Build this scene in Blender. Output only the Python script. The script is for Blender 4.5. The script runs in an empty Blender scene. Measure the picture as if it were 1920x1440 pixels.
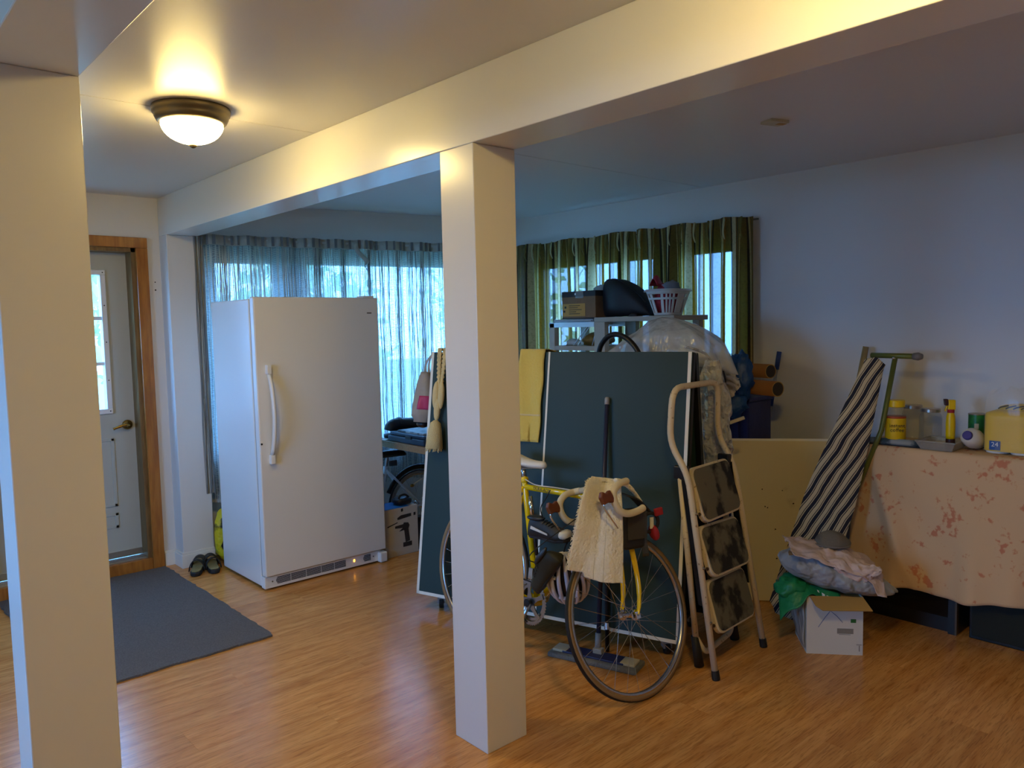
import bpy, bmesh, math, random
from mathutils import Vector, Matrix, noise
random.seed(7)
S = bpy.context.scene
COL = S.collection
PI = math.pi
# ------------------------------------------------------------------ camera
cam_d = bpy.data.cameras.new('camera')
cam_d.sensor_width = 36.0
cam_d.lens = 1448.47 / 1920 * 36.0
cam_d.clip_start = 0.05
cam = bpy.data.objects.new('camera', cam_d)
COL.objects.link(cam)
def cam_axes(yaw, pitch, roll):
    f = Vector((math.sin(yaw), math.cos(yaw), 0)); r = Vector((math.cos(yaw), -math.sin(yaw), 0)); u = Vector((0, 0, 1))
    f2 = f * math.cos(pitch) - u * math.sin(pitch); u2 = u * math.cos(pitch) + f * math.sin(pitch)
    r3 = r * math.cos(roll) + u2 * math.sin(roll); u3 = u2 * math.cos(roll) - r * math.sin(roll)
    return r3, u3, f2
r_, u_, f_ = cam_axes(math.radians(41.951), math.radians(4.3315), math.radians(-1.2385))
cam.matrix_world = Matrix(((r_.x, u_.x, -f_.x, 0), (r_.y, u_.y, -f_.y, 0), (r_.z, u_.z, -f_.z, 1.52), (0, 0, 0, 1)))
S.camera = cam
# ------------------------------------------------------------------ world, exposure
W = bpy.data.worlds.new('world'); S.world = W; W.use_nodes = True
WN = W.node_tree.nodes; WL = W.node_tree.links
bg = WN['Background']
SKY = 9.0
bg.inputs['Color'].default_value = (0.15, 0.43, 1.0, 1)
bg.inputs['Strength'].default_value = SKY
S.view_settings.view_transform = 'Standard'
S.view_settings.look = 'None'
S.view_settings.gamma = 1.0
S.view_settings.use_curve_mapping = False
S.view_settings.exposure = 1.32
LAMP = 33.0
LAMP2 = 46.0
LAMPCOL = (1.0, 0.73, 0.26)
def portal(name, loc, rot, sx, sy):
    l = bpy.data.lights.new(name, 'AREA'); l.shape = 'RECTANGLE'; l.size = sx; l.size_y = sy
    l.cycles.is_portal = True
    o = bpy.data.objects.new(name, l); COL.objects.link(o); o.location = loc; o.rotation_euler = rot
    return o
WALL_ANG = math.atan2(-0.208, 0.978)
portal('window_daylight', (3.0, 5.16, 1.37), (PI / 2, 0, PI + WALL_ANG), 2.1, 1.4)
portal('window_daylight', (4.44, 3.56, 1.42), (PI / 2, 0, PI / 2), 1.8, 1.2)
portal('window_daylight', (-2.34, 2.4, 1.5), (PI / 2, 0, -PI / 2), 1.7, 1.2)
# ------------------------------------------------------------------ materials
def lin(c):
    c = c / 255.0
    return c / 12.92 if c <= 0.04045 else ((c + 0.055) / 1.055) ** 2.4
def C3(h):
    return (lin(int(h[0:2], 16)), lin(int(h[2:4], 16)), lin(int(h[4:6], 16)), 1)
MATS = {}
def M(name, col='808080', rough=0.5, metal=0.0, var=None, bump=None, transl=0.0, transp=0.0, spec=0.5, coat=0.0, emit=None, col2=None, trans=0.0, sheen=0.0, coord='Object', stretch=None):
    if name in MATS: return MATS[name]
    m = bpy.data.materials.new(name); m.use_nodes = True
    nt = m.node_tree; N = nt.nodes; L = nt.links
    b = N['Principled BSDF']; out = N['Material Output']
    b.inputs['Base Color'].default_value = C3(col)
    b.inputs['Roughness'].default_value = rough
    b.inputs['Metallic'].default_value = metal
    b.inputs['Specular IOR Level'].default_value = spec
    b.inputs['Coat Weight'].default_value = coat
    b.inputs['Transmission Weight'].default_value = trans
    b.inputs['Sheen Weight'].default_value = sheen
    tc = None
    def co():
        nonlocal tc
        if tc is None:
            t = N.new('ShaderNodeTexCoord'); tc = t.outputs[coord]
            if stretch:
                mp = N.new('ShaderNodeMapping'); mp.inputs['Scale'].default_value = stretch
                L.new(tc, mp.inputs['Vector']); tc = mp.outputs['Vector']
        return tc
    if var:
        sc, lo, hi = var[:3]
        nz = N.new('ShaderNodeTexNoise'); nz.inputs['Scale'].default_value = sc; nz.inputs['Detail'].default_value = 5
        L.new(co(), nz.inputs['Vector'])
        rp = N.new('ShaderNodeValToRGB'); rp.color_ramp.elements[0].position = lo; rp.color_ramp.elements[1].position = hi
        rp.color_ramp.elements[0].color = C3(col); rp.color_ramp.elements[1].color = C3(col2 or col)
        L.new(nz.outputs['Fac'], rp.inputs['Fac']); L.new(rp.outputs['Color'], b.inputs['Base Color'])
        m['ramp'] = rp.name
    if bump:
        sc, st, dist = bump
        nz = N.new('ShaderNodeTexNoise'); nz.inputs['Scale'].default_value = sc; nz.inputs['Detail'].default_value = 3
        L.new(co(), nz.inputs['Vector'])
        bp = N.new('ShaderNodeBump'); bp.inputs['Strength'].default_value = st; bp.inputs['Distance'].default_value = dist
        L.new(nz.outputs['Fac'], bp.inputs['Height']); L.new(bp.outputs['Normal'], b.inputs['Normal'])
    if emit:
        b.inputs['Emission Color'].default_value = (*emit[0], 1); b.inputs['Emission Strength'].default_value = emit[1]
    sh = b.outputs['BSDF']
    if transl:
        t = N.new('ShaderNodeBsdfTranslucent'); t.inputs['Color'].default_value = C3(col)
        if var: L.new(rp.outputs['Color'], t.inputs['Color'])
        mx = N.new('ShaderNodeMixShader'); mx.inputs['Fac'].default_value = transl
        L.new(sh, mx.inputs[1]); L.new(t.outputs['BSDF'], mx.inputs[2]); sh = mx.outputs['Shader']
    if transp:
        t = N.new('ShaderNodeBsdfTransparent')
        mx = N.new('ShaderNodeMixShader'); mx.inputs['Fac'].default_value = transp
        L.new(sh, mx.inputs[1]); L.new(t.outputs['BSDF'], mx.inputs[2]); sh = mx.outputs['Shader']
    L.new(sh, out.inputs['Surface'])
    MATS[name] = m
    return m
def nodes(m): return m.node_tree.nodes, m.node_tree.links, m.node_tree.nodes['Principled BSDF']

M('wall_paint', 'dedbd6', 0.45, bump=(260, 0.06, 0.002))
M('ceiling_paint', 'd6d2cd', 0.36, bump=(150, 0.10, 0.003), spec=0.42)
M('beam_paint', 'e2dfd8', 0.24, bump=(220, 0.05, 0.002), spec=0.6)
M('skirting_paint', 'e6e3da', 0.35)
M('casing_wood', 'b8772f', 0.35, var=(9, 0.3, 0.7), col2='96581d', stretch=(6, 6, 0.7), coat=0.2)
M('jamb_wood', '8a6a3e', 0.45, var=(12, 0.3, 0.7), col2='6b4d2a', stretch=(6, 6, 0.6))
M('door_paint', 'b9b9ae', 0.4)
M('white_plastic', 'e4e4e2', 0.35)
M('screw', '2b2724', 0.4, metal=0.8)
M('aluminium', 'b5b5b2', 0.35, metal=0.9)
M('brass', 'a8884a', 0.25, metal=1.0)
M('glass_pane', 'ffffff', 0.0, transp=0.93, spec=0.5)
M('window_frame', '6f6a63', 0.5)
M('white_frame', 'dcdcd8', 0.4)
M('freezer_white', 'e6e4de', 0.28, bump=(420, 0.10, 0.001), coat=0.3)
M('freezer_trim', 'e8e6e0', 0.35)
M('dark_slot', '15130f', 0.7)
M('grey_badge', '6c675e', 0.4, metal=0.4)
M('amber_light', 'ff9a20', 0.4, emit=((1.0, 0.35, 0.03), 4.0))
M('mat_fibre', '5e5955', 0.95, var=(160, 0.35, 0.7), col2='716c67')
M('bronze', '6b5f4c', 0.38, metal=0.85)
M('lamp_glass', 'fff4e0', 0.4, emit=(LAMPCOL, LAMP))
M('lamp_glass_rear', 'fff4e0', 0.4, emit=(LAMPCOL, LAMP2))
M('black_rubber', '161514', 0.6)
M('black_plastic', '1a1a1c', 0.4)
M('footbed', '8a8255', 0.8, bump=(120, 0.3, 0.004))
M('net_yarn', 'dcdcd2', 0.9, transl=0.45)
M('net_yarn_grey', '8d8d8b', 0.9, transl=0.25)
M('net_dimmer', 'a9b0b2', 0.9, transl=0.75, transp=0.22)
M('net_band', 'cfc9bc', 0.9, transl=0.3, bump=(60, 0.4, 0.01))
M('table_green', '1d3735', 0.62, bump=(500, 0.05, 0.001))
M('line_white', 'e8e4d4', 0.5)
M('black_metal', '141414', 0.45, metal=0.3)
M('steel', 'b9b9b9', 0.25, metal=1.0)
M('chrome', 'd8d8d8', 0.1, metal=1.0)
M('rope', 'dcc48a', 0.9, bump=(200, 0.5, 0.01))
M('tassel', 'd6bf85', 0.95, bump=(220, 0.6, 0.01))
M('bag_plastic', 'cfc6ba', 0.4, transl=0.45, transp=0.12, bump=(30, 0.5, 0.02))
M('pink_print', 'd0487c', 0.5, transl=0.3)
M('bench_wood', 'a0825a', 0.5, var=(10, 0.3, 0.7), col2='8a6a45', stretch=(1, 8, 8))
M('dark_blue_case', '2f4258', 0.35, var=(4, 0.4, 0.6), col2='26384c')
M('paper', 'd8d8d4', 0.8)
M('yellow_paint', 'e8c400', 0.22, coat=0.5)
M('bike_white', 'dfe3e8', 0.3, coat=0.4)
M('tan_tape', 'd9cba8', 0.75, bump=(150, 0.2, 0.004))
M('tan_wall', '8c6f48', 0.6)
M('brown_leather', '6a3413', 0.5)
M('saddle_white', 'dcd6c8', 0.45)
M('towel', 'fbf5e2', 0.95, bump=(90, 0.7, 0.015), sheen=0.4, var=(14, 0.35, 0.75), col2='efe6c8')
M('towel_yellow', 'd8b957', 0.95, bump=(70, 0.6, 0.008), sheen=0.3)
M('navy_metal', '24263c', 0.4)
M('grey_plastic', '8f8d88', 0.5)
M('mop_pad', '6f6f6a', 0.95, bump=(120, 0.8, 0.01))
M('mop_blue', '22264f', 0.5)
M('tab_cream', 'bfb597', 0.7)
M('helmet_white', 'd8d6d8', 0.35, coat=0.3)
M('shoe_black', '1b1a18', 0.55, bump=(80, 0.15, 0.003))
M('shoe_olive', '2b2a1c', 0.6, bump=(60, 0.2, 0.003))
M('shoe_white', 'd5d2c8', 0.5)
M('bag_black', '1d1d1f', 0.6)
M('map_film', '4a4844', 0.2, transp=0.25)
M('red_cloth', 'a31f2c', 0.7)
M('label_white', 'd9d9c8', 0.6)
M('ladder_cream', 'd8c7a4', 0.42, var=(60, 0.62, 0.72), col2='9a7f58', bump=(180, 0.1, 0.002))
M('step_mat', '6b6552', 0.8, var=(9, 0.50, 0.60), col2='171612', bump=(160, 0.3, 0.003))
M('rust', '3a261b', 0.7)
M('shelf_plastic', 'a89f8e', 0.5)
M('wire', 'd5d5d5', 0.3, metal=0.8)
M('carton', '8a6542', 0.8, var=(6, 0.4, 0.6), col2='7e5b3a')
M('carton_dark', '332c28', 0.7)
M('carton_label', 'c8913f', 0.7)
M('ink', '33291c', 0.7)
M('clear_film', 'dedcd6', 0.16, transl=0.40, transp=0.22, bump=(7, 0.9, 0.06), spec=0.8)
M('clear_film_dull', 'e6e4de', 0.12, transl=0.15, transp=0.28, bump=(13, 1.0, 0.12), spec=0.8)
M('hose_black', '121213', 0.35)
M('amber_film', '9a7632', 0.35, transl=0.3, transp=0.1, bump=(30, 0.8, 0.02))
M('basket_white', 'd9d4cc', 0.45)
M('blue_white_tray', 'aeb9c6', 0.4)
M('blue_bag', '1b4f96', 0.4, transl=0.15, bump=(24, 0.5, 0.02))
M('white_cloth', 'd5cdbd', 0.85, bump=(30, 0.5, 0.02))
M('bin_blue', '1d2466', 0.4, bump=(8, 0.3, 0.02))
M('tube_card', '9a6630', 0.75)
M('blue_grip', '1f3f8a', 0.4)
M('board_cream', 'ddcb9a', 0.5, var=(5, 0.66, 0.72), col2='cdb987')
M('olive_metal', '6a7030', 0.4, metal=0.2)
M('grey_cap', '77706a', 0.6)
M('pale_wood', 'a89368', 0.6, stretch=(8, 8, 1), var=(10, 0.3, 0.7), col2='94804f')
M('cabinet_black', '14120f', 0.4)
M('smoked_glass', '1a1a18', 0.08, transp=0.55)
M('cabinet_edge', '5a4a38', 0.5)
M('speaker_cloth', '1d2422', 0.9, bump=(300, 0.4, 0.002))
M('jar_glass', '8d948c', 0.03, transp=0.80, spec=0.9)
M('coffee', '3a2416', 0.8)
M('yellow_plastic', 'eac400', 0.35)
M('yellow_label', 'e8c000', 0.55)
M('tin_lid', 'b5aca0', 0.3, metal=0.9)
M('can_green', '1f6a38', 0.35, var=(16, 0.5, 0.6), col2='2f8a3a')
M('maroon', '3a1a18', 0.4)
M('bottle_white', 'd2cdc2', 0.35)
M('cap_blue', '2b2a86', 0.4)
M('bottle_orange', 'b0481c', 0.5)
M('pack_film', 'ffffff', 0.08, transp=0.90, spec=0.8)
M('pack_yellow', 'ecc400', 0.45, bump=(20, 0.3, 0.01))
M('pack_blue', '1d4f9a', 0.45)
M('white_print', 'ecebe6', 0.6)
M('tray_film', 'b7b3a8', 0.15, transp=0.55)
M('magazine', '8f9aa0', 0.5, var=(12, 0.45, 0.55), col2='3b4a52')
M('white_card', 'd8d2c4', 0.75)
M('card_brown', 'b08a48', 0.8)
M('sheet_blue', 'a3a9b0', 0.32, transl=0.1, bump=(8, 1.0, 0.09))
M('green_bag', '178048', 0.45, bump=(12, 0.5, 0.03))
M('pink_paper', 'd2bbb2', 0.8, bump=(9, 0.7, 0.04))
M('grey_felt', '6b655b', 0.9, bump=(120, 0.4, 0.004))
M('roll_wood', '9a7038', 0.6)
M('bag_yellow', 'd6c419', 0.45, bump=(14, 0.6, 0.03), var=(7, 0.50, 0.56), col2='23221a')
M('diamond_black', '1b1014', 0.5)
M('bark', '4a4038', 0.9)
M('leaf', 'a9c08e', 0.6, transl=0.5, var=(3, 0.4, 0.6), col2='c8d4b0')
M('outside_ground', '7d8468', 0.9)
M('siding', 'c9ced2', 0.7)
M('tool_print', 'c2b8a8', 0.7)
M('tool_dark', '2e2a28', 0.6)
M('tool_blue', '1f6db8', 0.5)
M('drum_blue', '20253c', 0.5)
M('green_print', '2c6a2c', 0.6)
M('grey_print', '8c867a', 0.7)
M('pen_blue', '6f7d9c', 0.7)
M('cable', 'cfc8b4', 0.5)
M('sock_grey', '7b7f86', 0.8)

# floor laminate: oak grain that runs along the boards
def floor_mat():
    m = bpy.data.materials.new('oak_laminate'); m.use_nodes = True; N, L, b = nodes(m)
    tc = N.new('ShaderNodeTexCoord'); oi = N.new('ShaderNodeObjectInfo')
    ad = N.new('ShaderNodeVectorMath'); ad.operation = 'ADD'
    sc = N.new('ShaderNodeVectorMath'); sc.operation = 'SCALE'; sc.inputs[0].default_value = (37, 11, 5)
    L.new(oi.outputs['Random'], sc.inputs['Scale'])
    L.new(tc.outputs['Object'], ad.inputs[0]); L.new(sc.outputs[0], ad.inputs[1])
    def nz(scale, det, stretch, dist=0.0):
        mp = N.new('ShaderNodeMapping'); mp.inputs['Scale'].default_value = stretch
        L.new(ad.outputs[0], mp.inputs['Vector'])
        n = N.new('ShaderNodeTexNoise'); n.inputs['Scale'].default_value = scale; n.inputs['Detail'].default_value = det; n.inputs['Distortion'].default_value = dist
        L.new(mp.outputs[0], n.inputs['Vector']); return n
    a = nz(3.0, 6, (0.9, 9, 1), 0.6); c = nz(13.0, 4, (1.1, 15, 1), 0.4)
    ra = N.new('ShaderNodeValToRGB'); e = ra.color_ramp.elements
    e[0].position = 0.30; e[0].color = C3('bf7e3a'); e[1].position = 0.70; e[1].color = C3('e0a35a')
    L.new(a.outputs['Fac'], ra.inputs['Fac'])
    rc = N.new('ShaderNodeValToRGB'); e = rc.color_ramp.elements
    e[0].position = 0.36; e[0].color = (0.45, 0.36, 0.28, 1); e[1].position = 0.50; e[1].color = (1, 1, 1, 1)
    L.new(c.outputs['Fac'], rc.inputs['Fac'])
    mx = N.new('ShaderNodeMix'); mx.data_type = 'RGBA'; mx.blend_type = 'MULTIPLY'; mx.inputs['Factor'].default_value = 0.5
    L.new(ra.outputs['Color'], mx.inputs['A']); L.new(rc.outputs['Color'], mx.inputs['B'])
    hs = N.new('ShaderNodeHueSaturation'); mr = N.new('ShaderNodeMapRange')
    mr.inputs['To Min'].default_value = 0.93; mr.inputs['To Max'].default_value = 1.05
    L.new(oi.outputs['Random'], mr.inputs['Value']); L.new(mr.outputs[0], hs.inputs['Value']); L.new(mx.outputs['Result'], hs.inputs['Color'])
    L.new(hs.outputs['Color'], b.inputs['Base Color'])
    b.inputs['Roughness'].default_value = 0.25; b.inputs['Specular IOR Level'].default_value = 0.5
    MATS['oak_laminate'] = m
floor_mat()
# striped and brocaded drapery: stripes follow the cloth's own width (UV)
def drape_mat():
    m = bpy.data.materials.new('striped_drape'); m.use_nodes = True; N, L, b = nodes(m); out = N['Material Output']
    uv = N.new('ShaderNodeUVMap'); sp = N.new('ShaderNodeSeparateXYZ'); L.new(uv.outputs['UV'], sp.inputs[0])
    mo = N.new('ShaderNodeMath'); mo.operation = 'FRACT'; dv = N.new('ShaderNodeMath'); dv.operation = 'MULTIPLY'; dv.inputs[1].default_value = 1 / 0.34
    L.new(sp.outputs['X'], dv.inputs[0]); L.new(dv.outputs[0], mo.inputs[0])
    rp = N.new('ShaderNodeValToRGB'); rp.color_ramp.interpolation = 'CONSTANT'
    al = N.new('ShaderNodeValToRGB'); al.color_ramp.interpolation = 'CONSTANT'
    stops = [(0, 'c9b384', 0.0), (0.17, '8a5c14', 0.0), (0.22, '33220a', 0.02), (0.27, '75591a', 0.06), (0.44, 'bda66a', 0.0), (0.455, '75591a', 0.09), (0.60, '33220a', 0.02), (0.66, 'b09a5e', 0.03), (0.74, '8a5c14', 0.0), (0.79, '75591a', 0.12), (0.94, '33220a', 0.02)]
    for r, k in ((rp, 1), (al, 2)):
        e = r.color_ramp.elements
        while len(e) < len(stops): e.new(0.5)
        for i, s in enumerate(stops):
            e[i].position = s[0]; e[i].color = C3(s[1]) if k == 1 else (s[2], s[2], s[2], 1)
        L.new(mo.outputs[0], r.inputs['Fac'])
    mp = N.new('ShaderNodeMapping'); mp.inputs['Scale'].default_value = (60, 60, 1); L.new(uv.outputs['UV'], mp.inputs['Vector'])
    vo = N.new('ShaderNodeTexVoronoi'); vo.inputs['Scale'].default_value = 1.0; L.new(mp.outputs[0], vo.inputs['Vector'])
    vr = N.new('ShaderNodeValToRGB'); vr.color_ramp.elements[0].color = (0.55, 0.52, 0.40, 1); vr.color_ramp.elements[1].position = 0.55
    L.new(vo.outputs['Distance'], vr.inputs['Fac'])
    mx = N.new('ShaderNodeMix'); mx.data_type = 'RGBA'; mx.blend_type = 'MULTIPLY'; mx.inputs['Factor'].default_value = 0.7
    L.new(rp.outputs['Color'], mx.inputs['A']); L.new(vr.outputs['Color'], mx.inputs['B'])
    L.new(mx.outputs['Result'], b.inputs['Base Color']); b.inputs['Roughness'].default_value = 0.85
    t = N.new('ShaderNodeBsdfTranslucent'); L.new(mx.outputs['Result'], t.inputs['Color'])
    m1 = N.new('ShaderNodeMixShader'); m1.inputs['Fac'].default_value = 0.35
    L.new(b.outputs[0], m1.inputs[1]); L.new(t.outputs[0], m1.inputs[2])
    tr = N.new('ShaderNodeBsdfTransparent'); m2 = N.new('ShaderNodeMixShader')
    L.new(al.outputs['Color'], m2.inputs['Fac']); L.new(m1.outputs[0], m2.inputs[1]); L.new(tr.outputs[0], m2.inputs[2])
    L.new(m2.outputs[0], out.inputs['Surface']); MATS['striped_drape'] = m
drape_mat()
def ironing_mat():
    m = bpy.data.materials.new('ironing_cover'); m.use_nodes = True; N, L, b = nodes(m)
    uv = N.new('ShaderNodeUVMap'); sp = N.new('ShaderNodeSeparateXYZ'); L.new(uv.outputs['UV'], sp.inputs[0])
    nz = N.new('ShaderNodeTexNoise'); nz.inputs['Scale'].default_value = 5.0; L.new(uv.outputs['UV'], nz.inputs['Vector'])
    k = N.new('ShaderNodeMath'); k.operation = 'MULTIPLY'; k.inputs[1].default_value = 0.035; L.new(nz.outputs['Fac'], k.inputs[0])
    y = N.new('ShaderNodeMath'); y.operation = 'MULTIPLY_ADD'; y.inputs[1].default_value = -0.27; L.new(sp.outputs['Y'], y.inputs[0]); L.new(sp.outputs['X'], y.inputs[2])
    a = N.new('ShaderNodeMath'); a.operation = 'ADD'; L.new(y.outputs[0], a.inputs[0]); L.new(k.outputs[0], a.inputs[1])
    f = N.new('ShaderNodeMath'); f.operation = 'MULTIPLY'; f.inputs[1].default_value = 1 / 0.047; L.new(a.outputs[0], f.inputs[0])
    g = N.new('ShaderNodeMath'); g.operation = 'FRACT'; L.new(f.outputs[0], g.inputs[0])
    rp = N.new('ShaderNodeValToRGB'); rp.color_ramp.interpolation = 'CONSTANT'
    st = [(0, 'c8bb98'), (0.20, '1d2030'), (0.27, 'c8bb98'), (0.36, '1d2030'), (0.70, 'c8bb98'), (0.78, '1d2030'), (0.86, 'c8bb98')]
    e = rp.color_ramp.elements
    while len(e) < len(st): e.new(0.5)
    for i, s in enumerate(st): e[i].position = s[0]; e[i].color = C3(s[1])
    L.new(g.outputs[0], rp.inputs['Fac']); L.new(rp.outputs['Color'], b.inputs['Base Color']); b.inputs['Roughness'].default_value = 0.85
    MATS['ironing_cover'] = m
ironing_mat()
def floral_mat():
    m = bpy.data.materials.new('floral_cloth'); m.use_nodes = True; N, L, b = nodes(m)
    tc = N.new('ShaderNodeTexCoord')
    a = N.new('ShaderNodeTexNoise'); a.inputs['Scale'].default_value = 9; a.inputs['Detail'].default_value = 2; L.new(tc.outputs['Object'], a.inputs['Vector'])
    c = N.new('ShaderNodeTexNoise'); c.inputs['Scale'].default_value = 34; c.inputs['Detail'].default_value = 3; L.new(tc.outputs['Object'], c.inputs['Vector'])
    mu = N.new('ShaderNodeMath'); mu.operation = 'MULTIPLY'; L.new(a.outputs['Fac'], mu.inputs[0]); L.new(c.outputs['Fac'], mu.inputs[1])
    rp = N.new('ShaderNodeValToRGB'); e = rp.color_ramp.elements
    e[0].position = 0.31; e[0].color = C3('dcba90'); e[1].position = 0.37; e[1].color = C3('cc8462')
    L.new(mu.outputs[0], rp.inputs['Fac']); L.new(rp.outputs['Color'], b.inputs['Base Color']); b.inputs['Roughness'].default_value = 0.9
    MATS['floral_cloth'] = m
floral_mat()
def rib_bump(m):
    N, L, b = nodes(m); tc = N.new('ShaderNodeTexCoord'); wv = N.new('ShaderNodeTexWave'); wv.inputs['Scale'].default_value = 42; wv.inputs['Distortion'].default_value = 1.5; wv.inputs['Detail'].default_value = 2; wv.inputs['Detail Scale'].default_value = 4
    mp = N.new('ShaderNodeMapping'); mp.inputs['Rotation'].default_value = (0, 0, 1.2); L.new(tc.outputs['Object'], mp.inputs[0]); L.new(mp.outputs[0], wv.inputs[0])
    bp = N.new('ShaderNodeBump'); bp.inputs['Strength'].default_value = 0.7; bp.inputs['Distance'].default_value = 0.004
    L.new(wv.outputs['Fac'], bp.inputs['Height']); L.new(bp.outputs[0], b.inputs['Normal'])
rib_bump(MATS['mat_fibre'])
# ------------------------------------------------------------------ mesh helpers
X_, Y_, Z_ = Vector((1, 0, 0)), Vector((0, 1, 0)), Vector((0, 0, 1))
class MB:
    def __init__(s): s.v = []; s.f = []; s.uv = None
    def add(s, vs, fs):
        o = len(s.v); s.v += [tuple(v) for v in vs]; s.f += [tuple(i + o for i in f) for f in fs]; return s
    def obox(s, c, h, ax=X_, ay=Y_, az=Z_):
        c = Vector(c); vs = []
        for sx, sy, sz in ((-1, -1, -1), (1, -1, -1), (1, 1, -1), (-1, 1, -1), (-1, -1, 1), (1, -1, 1), (1, 1, 1), (-1, 1, 1)):
            vs.append(c + ax * (h[0] * sx) + ay * (h[1] * sy) + az * (h[2] * sz))
        return s.add(vs, [(0, 3, 2, 1), (4, 5, 6, 7), (0, 1, 5, 4), (1, 2, 6, 5), (2, 3, 7, 6), (3, 0, 4, 7)])
    def box(s, a, b):
        c = [(p + q) / 2 for p, q in zip(a, b)]; h = [abs(q - p) / 2 for p, q in zip(a, b)]
        return s.obox(c, h)
    def tube(s, path, r, n=8, closed=False, caps=True, sq=1.0):
        P = [Vector(p) for p in path]; m = len(P)
        R = r if isinstance(r, (list, tuple)) else [r] * m
        T = []
        for i in range(m):
            a = P[(i - 1) % m] if (closed or i) else P[i]; b = P[(i + 1) % m] if (closed or i < m - 1) else P[i]
            T.append((b - a).normalized())
        t0 = T[0]; up = Z_ if abs(t0.z) < 0.9 else X_
        nrm = (up - t0 * up.dot(t0)).normalized(); vs = []
        for i in range(m):
            nrm = (nrm - T[i] * nrm.dot(T[i])).normalized(); bi = T[i].cross(nrm)
            for k in range(n):
                a = 2 * PI * k / n
                vs.append(P[i] + (nrm * math.cos(a) * sq + bi * math.sin(a)) * R[i])
        fs = []
        for i in range(m if closed else m - 1):
            j = (i + 1) % m
            for k in range(n):
                l = (k + 1) % n; fs.append((i * n + k, i * n + l, j * n + l, j * n + k))
        if caps and not closed:
            fs.append(tuple(range(n - 1, -1, -1))); fs.append(tuple((m - 1) * n + k for k in range(n)))
        return s.add(vs, fs)
    def lathe(s, prof, c=(0, 0, 0), axis=Z_, n=24):
        axis = Vector(axis).normalized(); up = X_ if abs(axis.x) < 0.9 else Y_
        a1 = (up - axis * up.dot(axis)).normalized(); a2 = axis.cross(a1); c = Vector(c); vs = []; m = len(prof)
        for r, h in prof:
            for k in range(n):
                t = 2 * PI * k / n; vs.append(c + axis * h + (a1 * math.cos(t) + a2 * math.sin(t)) * max(r, 1e-4))
        fs = [(i * n + k, i * n + (k + 1) % n, (i + 1) * n + (k + 1) % n, (i + 1) * n + k) for i in range(m - 1) for k in range(n)]
        fs.append(tuple(range(n - 1, -1, -1))); fs.append(tuple((m - 1) * n + k for k in range(n)))
        return s.add(vs, fs)
    def prism(s, poly, O, U, V, t):
        O, U, V = Vector(O), Vector(U), Vector(V); Nn = U.cross(V).normalized(); m = len(poly)
        vs = [O + U * x + V * y for x, y in poly] + [O + U * x + V * y + Nn * t for x, y in poly]
        fs = [tuple(range(m - 1, -1, -1)), tuple(range(m, 2 * m))] + [(i, (i + 1) % m, m + (i + 1) % m, m + i) for i in range(m)]
        return s.add(vs, fs)
    def grid(s, fn, nu, nv, closeu=False, uvf=None):
        vs = []; uv = []
        for j in range(nv + 1):
            for i in range(nu + (0 if closeu else 1)):
                vs.append(fn(i / nu, j / nv)); uv.append(uvf(i / nu, j / nv) if uvf else (i / nu, j / nv))
        w = nu if closeu else nu + 1; fs = []
        for j in range(nv):
            for i in range(nu):
                a = j * w + i; b = j * w + (i + 1) % w
                fs.append((a, b, b + w, a + w))
        if uvf is not None: s.uv = uv
        return s.add(vs, fs)
    def ell(s, c, r, ax=X_, ay=Y_, az=Z_, n=16, m=10, e=1.0, amp=0.0, fq=3.0, seed=0, flat=None):
        c = Vector(c)
        def sg(v, p): return math.copysign(abs(v) ** p, v)
        vs = []; fs = []
        for j in range(m + 1):
            ph = -PI / 2 + PI * j / m
            for i in range(n):
                th = 2 * PI * i / n
                d = Vector((sg(math.cos(ph), e) * sg(math.cos(th), e), sg(math.cos(ph), e) * sg(math.sin(th), e), sg(math.sin(ph), e)))
                k = 1.0
                if amp: k += amp * noise.noise(d * fq + Vector((seed * 7.1, seed * 3.3, seed)))
                p = c + ax * (d.x * r[0] * k) + ay * (d.y * r[1] * k) + az * (d.z * r[2] * k)
                if flat is not None and p.z < flat: p.z = flat
                vs.append(p)
        for j in range(m):
            for i in range(n):
                l = (i + 1) % n; fs.append((j * n + i, j * n + l, (j + 1) * n + l, (j + 1) * n + i))
        return s.add(vs, fs)
    def build(s, name, mat, parent=None, smooth=False, bevel=0, solid=0, label=None, sub=0, kind=None):
        me = bpy.data.meshes.new(name); me.from_pydata(s.v, [], s.f)
        if s.uv and len(s.uv) == len(s.v):
            ul = me.uv_layers.new(name='UVMap')
            for l in me.loops: ul.data[l.index].uv = s.uv[l.vertex_index]
        me.validate(); me.update()
        if smooth:
            for p in me.polygons: p.use_smooth = True
        mm = MATS[mat] if isinstance(mat, str) else mat
        me.materials.append(mm)
        o = bpy.data.objects.new(name, me); COL.objects.link(o)
        if parent is not None: par(o, parent)
        if solid:
            md = o.modifiers.new('solid', 'SOLIDIFY'); md.thickness = solid; md.offset = 0
        if sub:
            md = o.modifiers.new('sub', 'SUBSURF'); md.levels = sub; md.render_levels = sub
        if bevel:
            md = o.modifiers.new('bevel', 'BEVEL'); md.width = bevel; md.segments = 2; md.limit_method = 'ANGLE'
            if len(me.polygons) < 400:
                for p in me.polygons: p.use_smooth = False
        if label: o['label'] = label
        if kind: o['kind'] = kind
        return o
def par(o, p):
    o.parent = p
    # meshes are modelled in world space: undo the location of a top-level parent (parts themselves sit at the origin)
    off = Vector(p.location) if p.parent is None else Vector((0, 0, 0))
    o.location = Vector((0, 0, 0)); o.matrix_parent_inverse = Matrix.Translation(-off)
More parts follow.
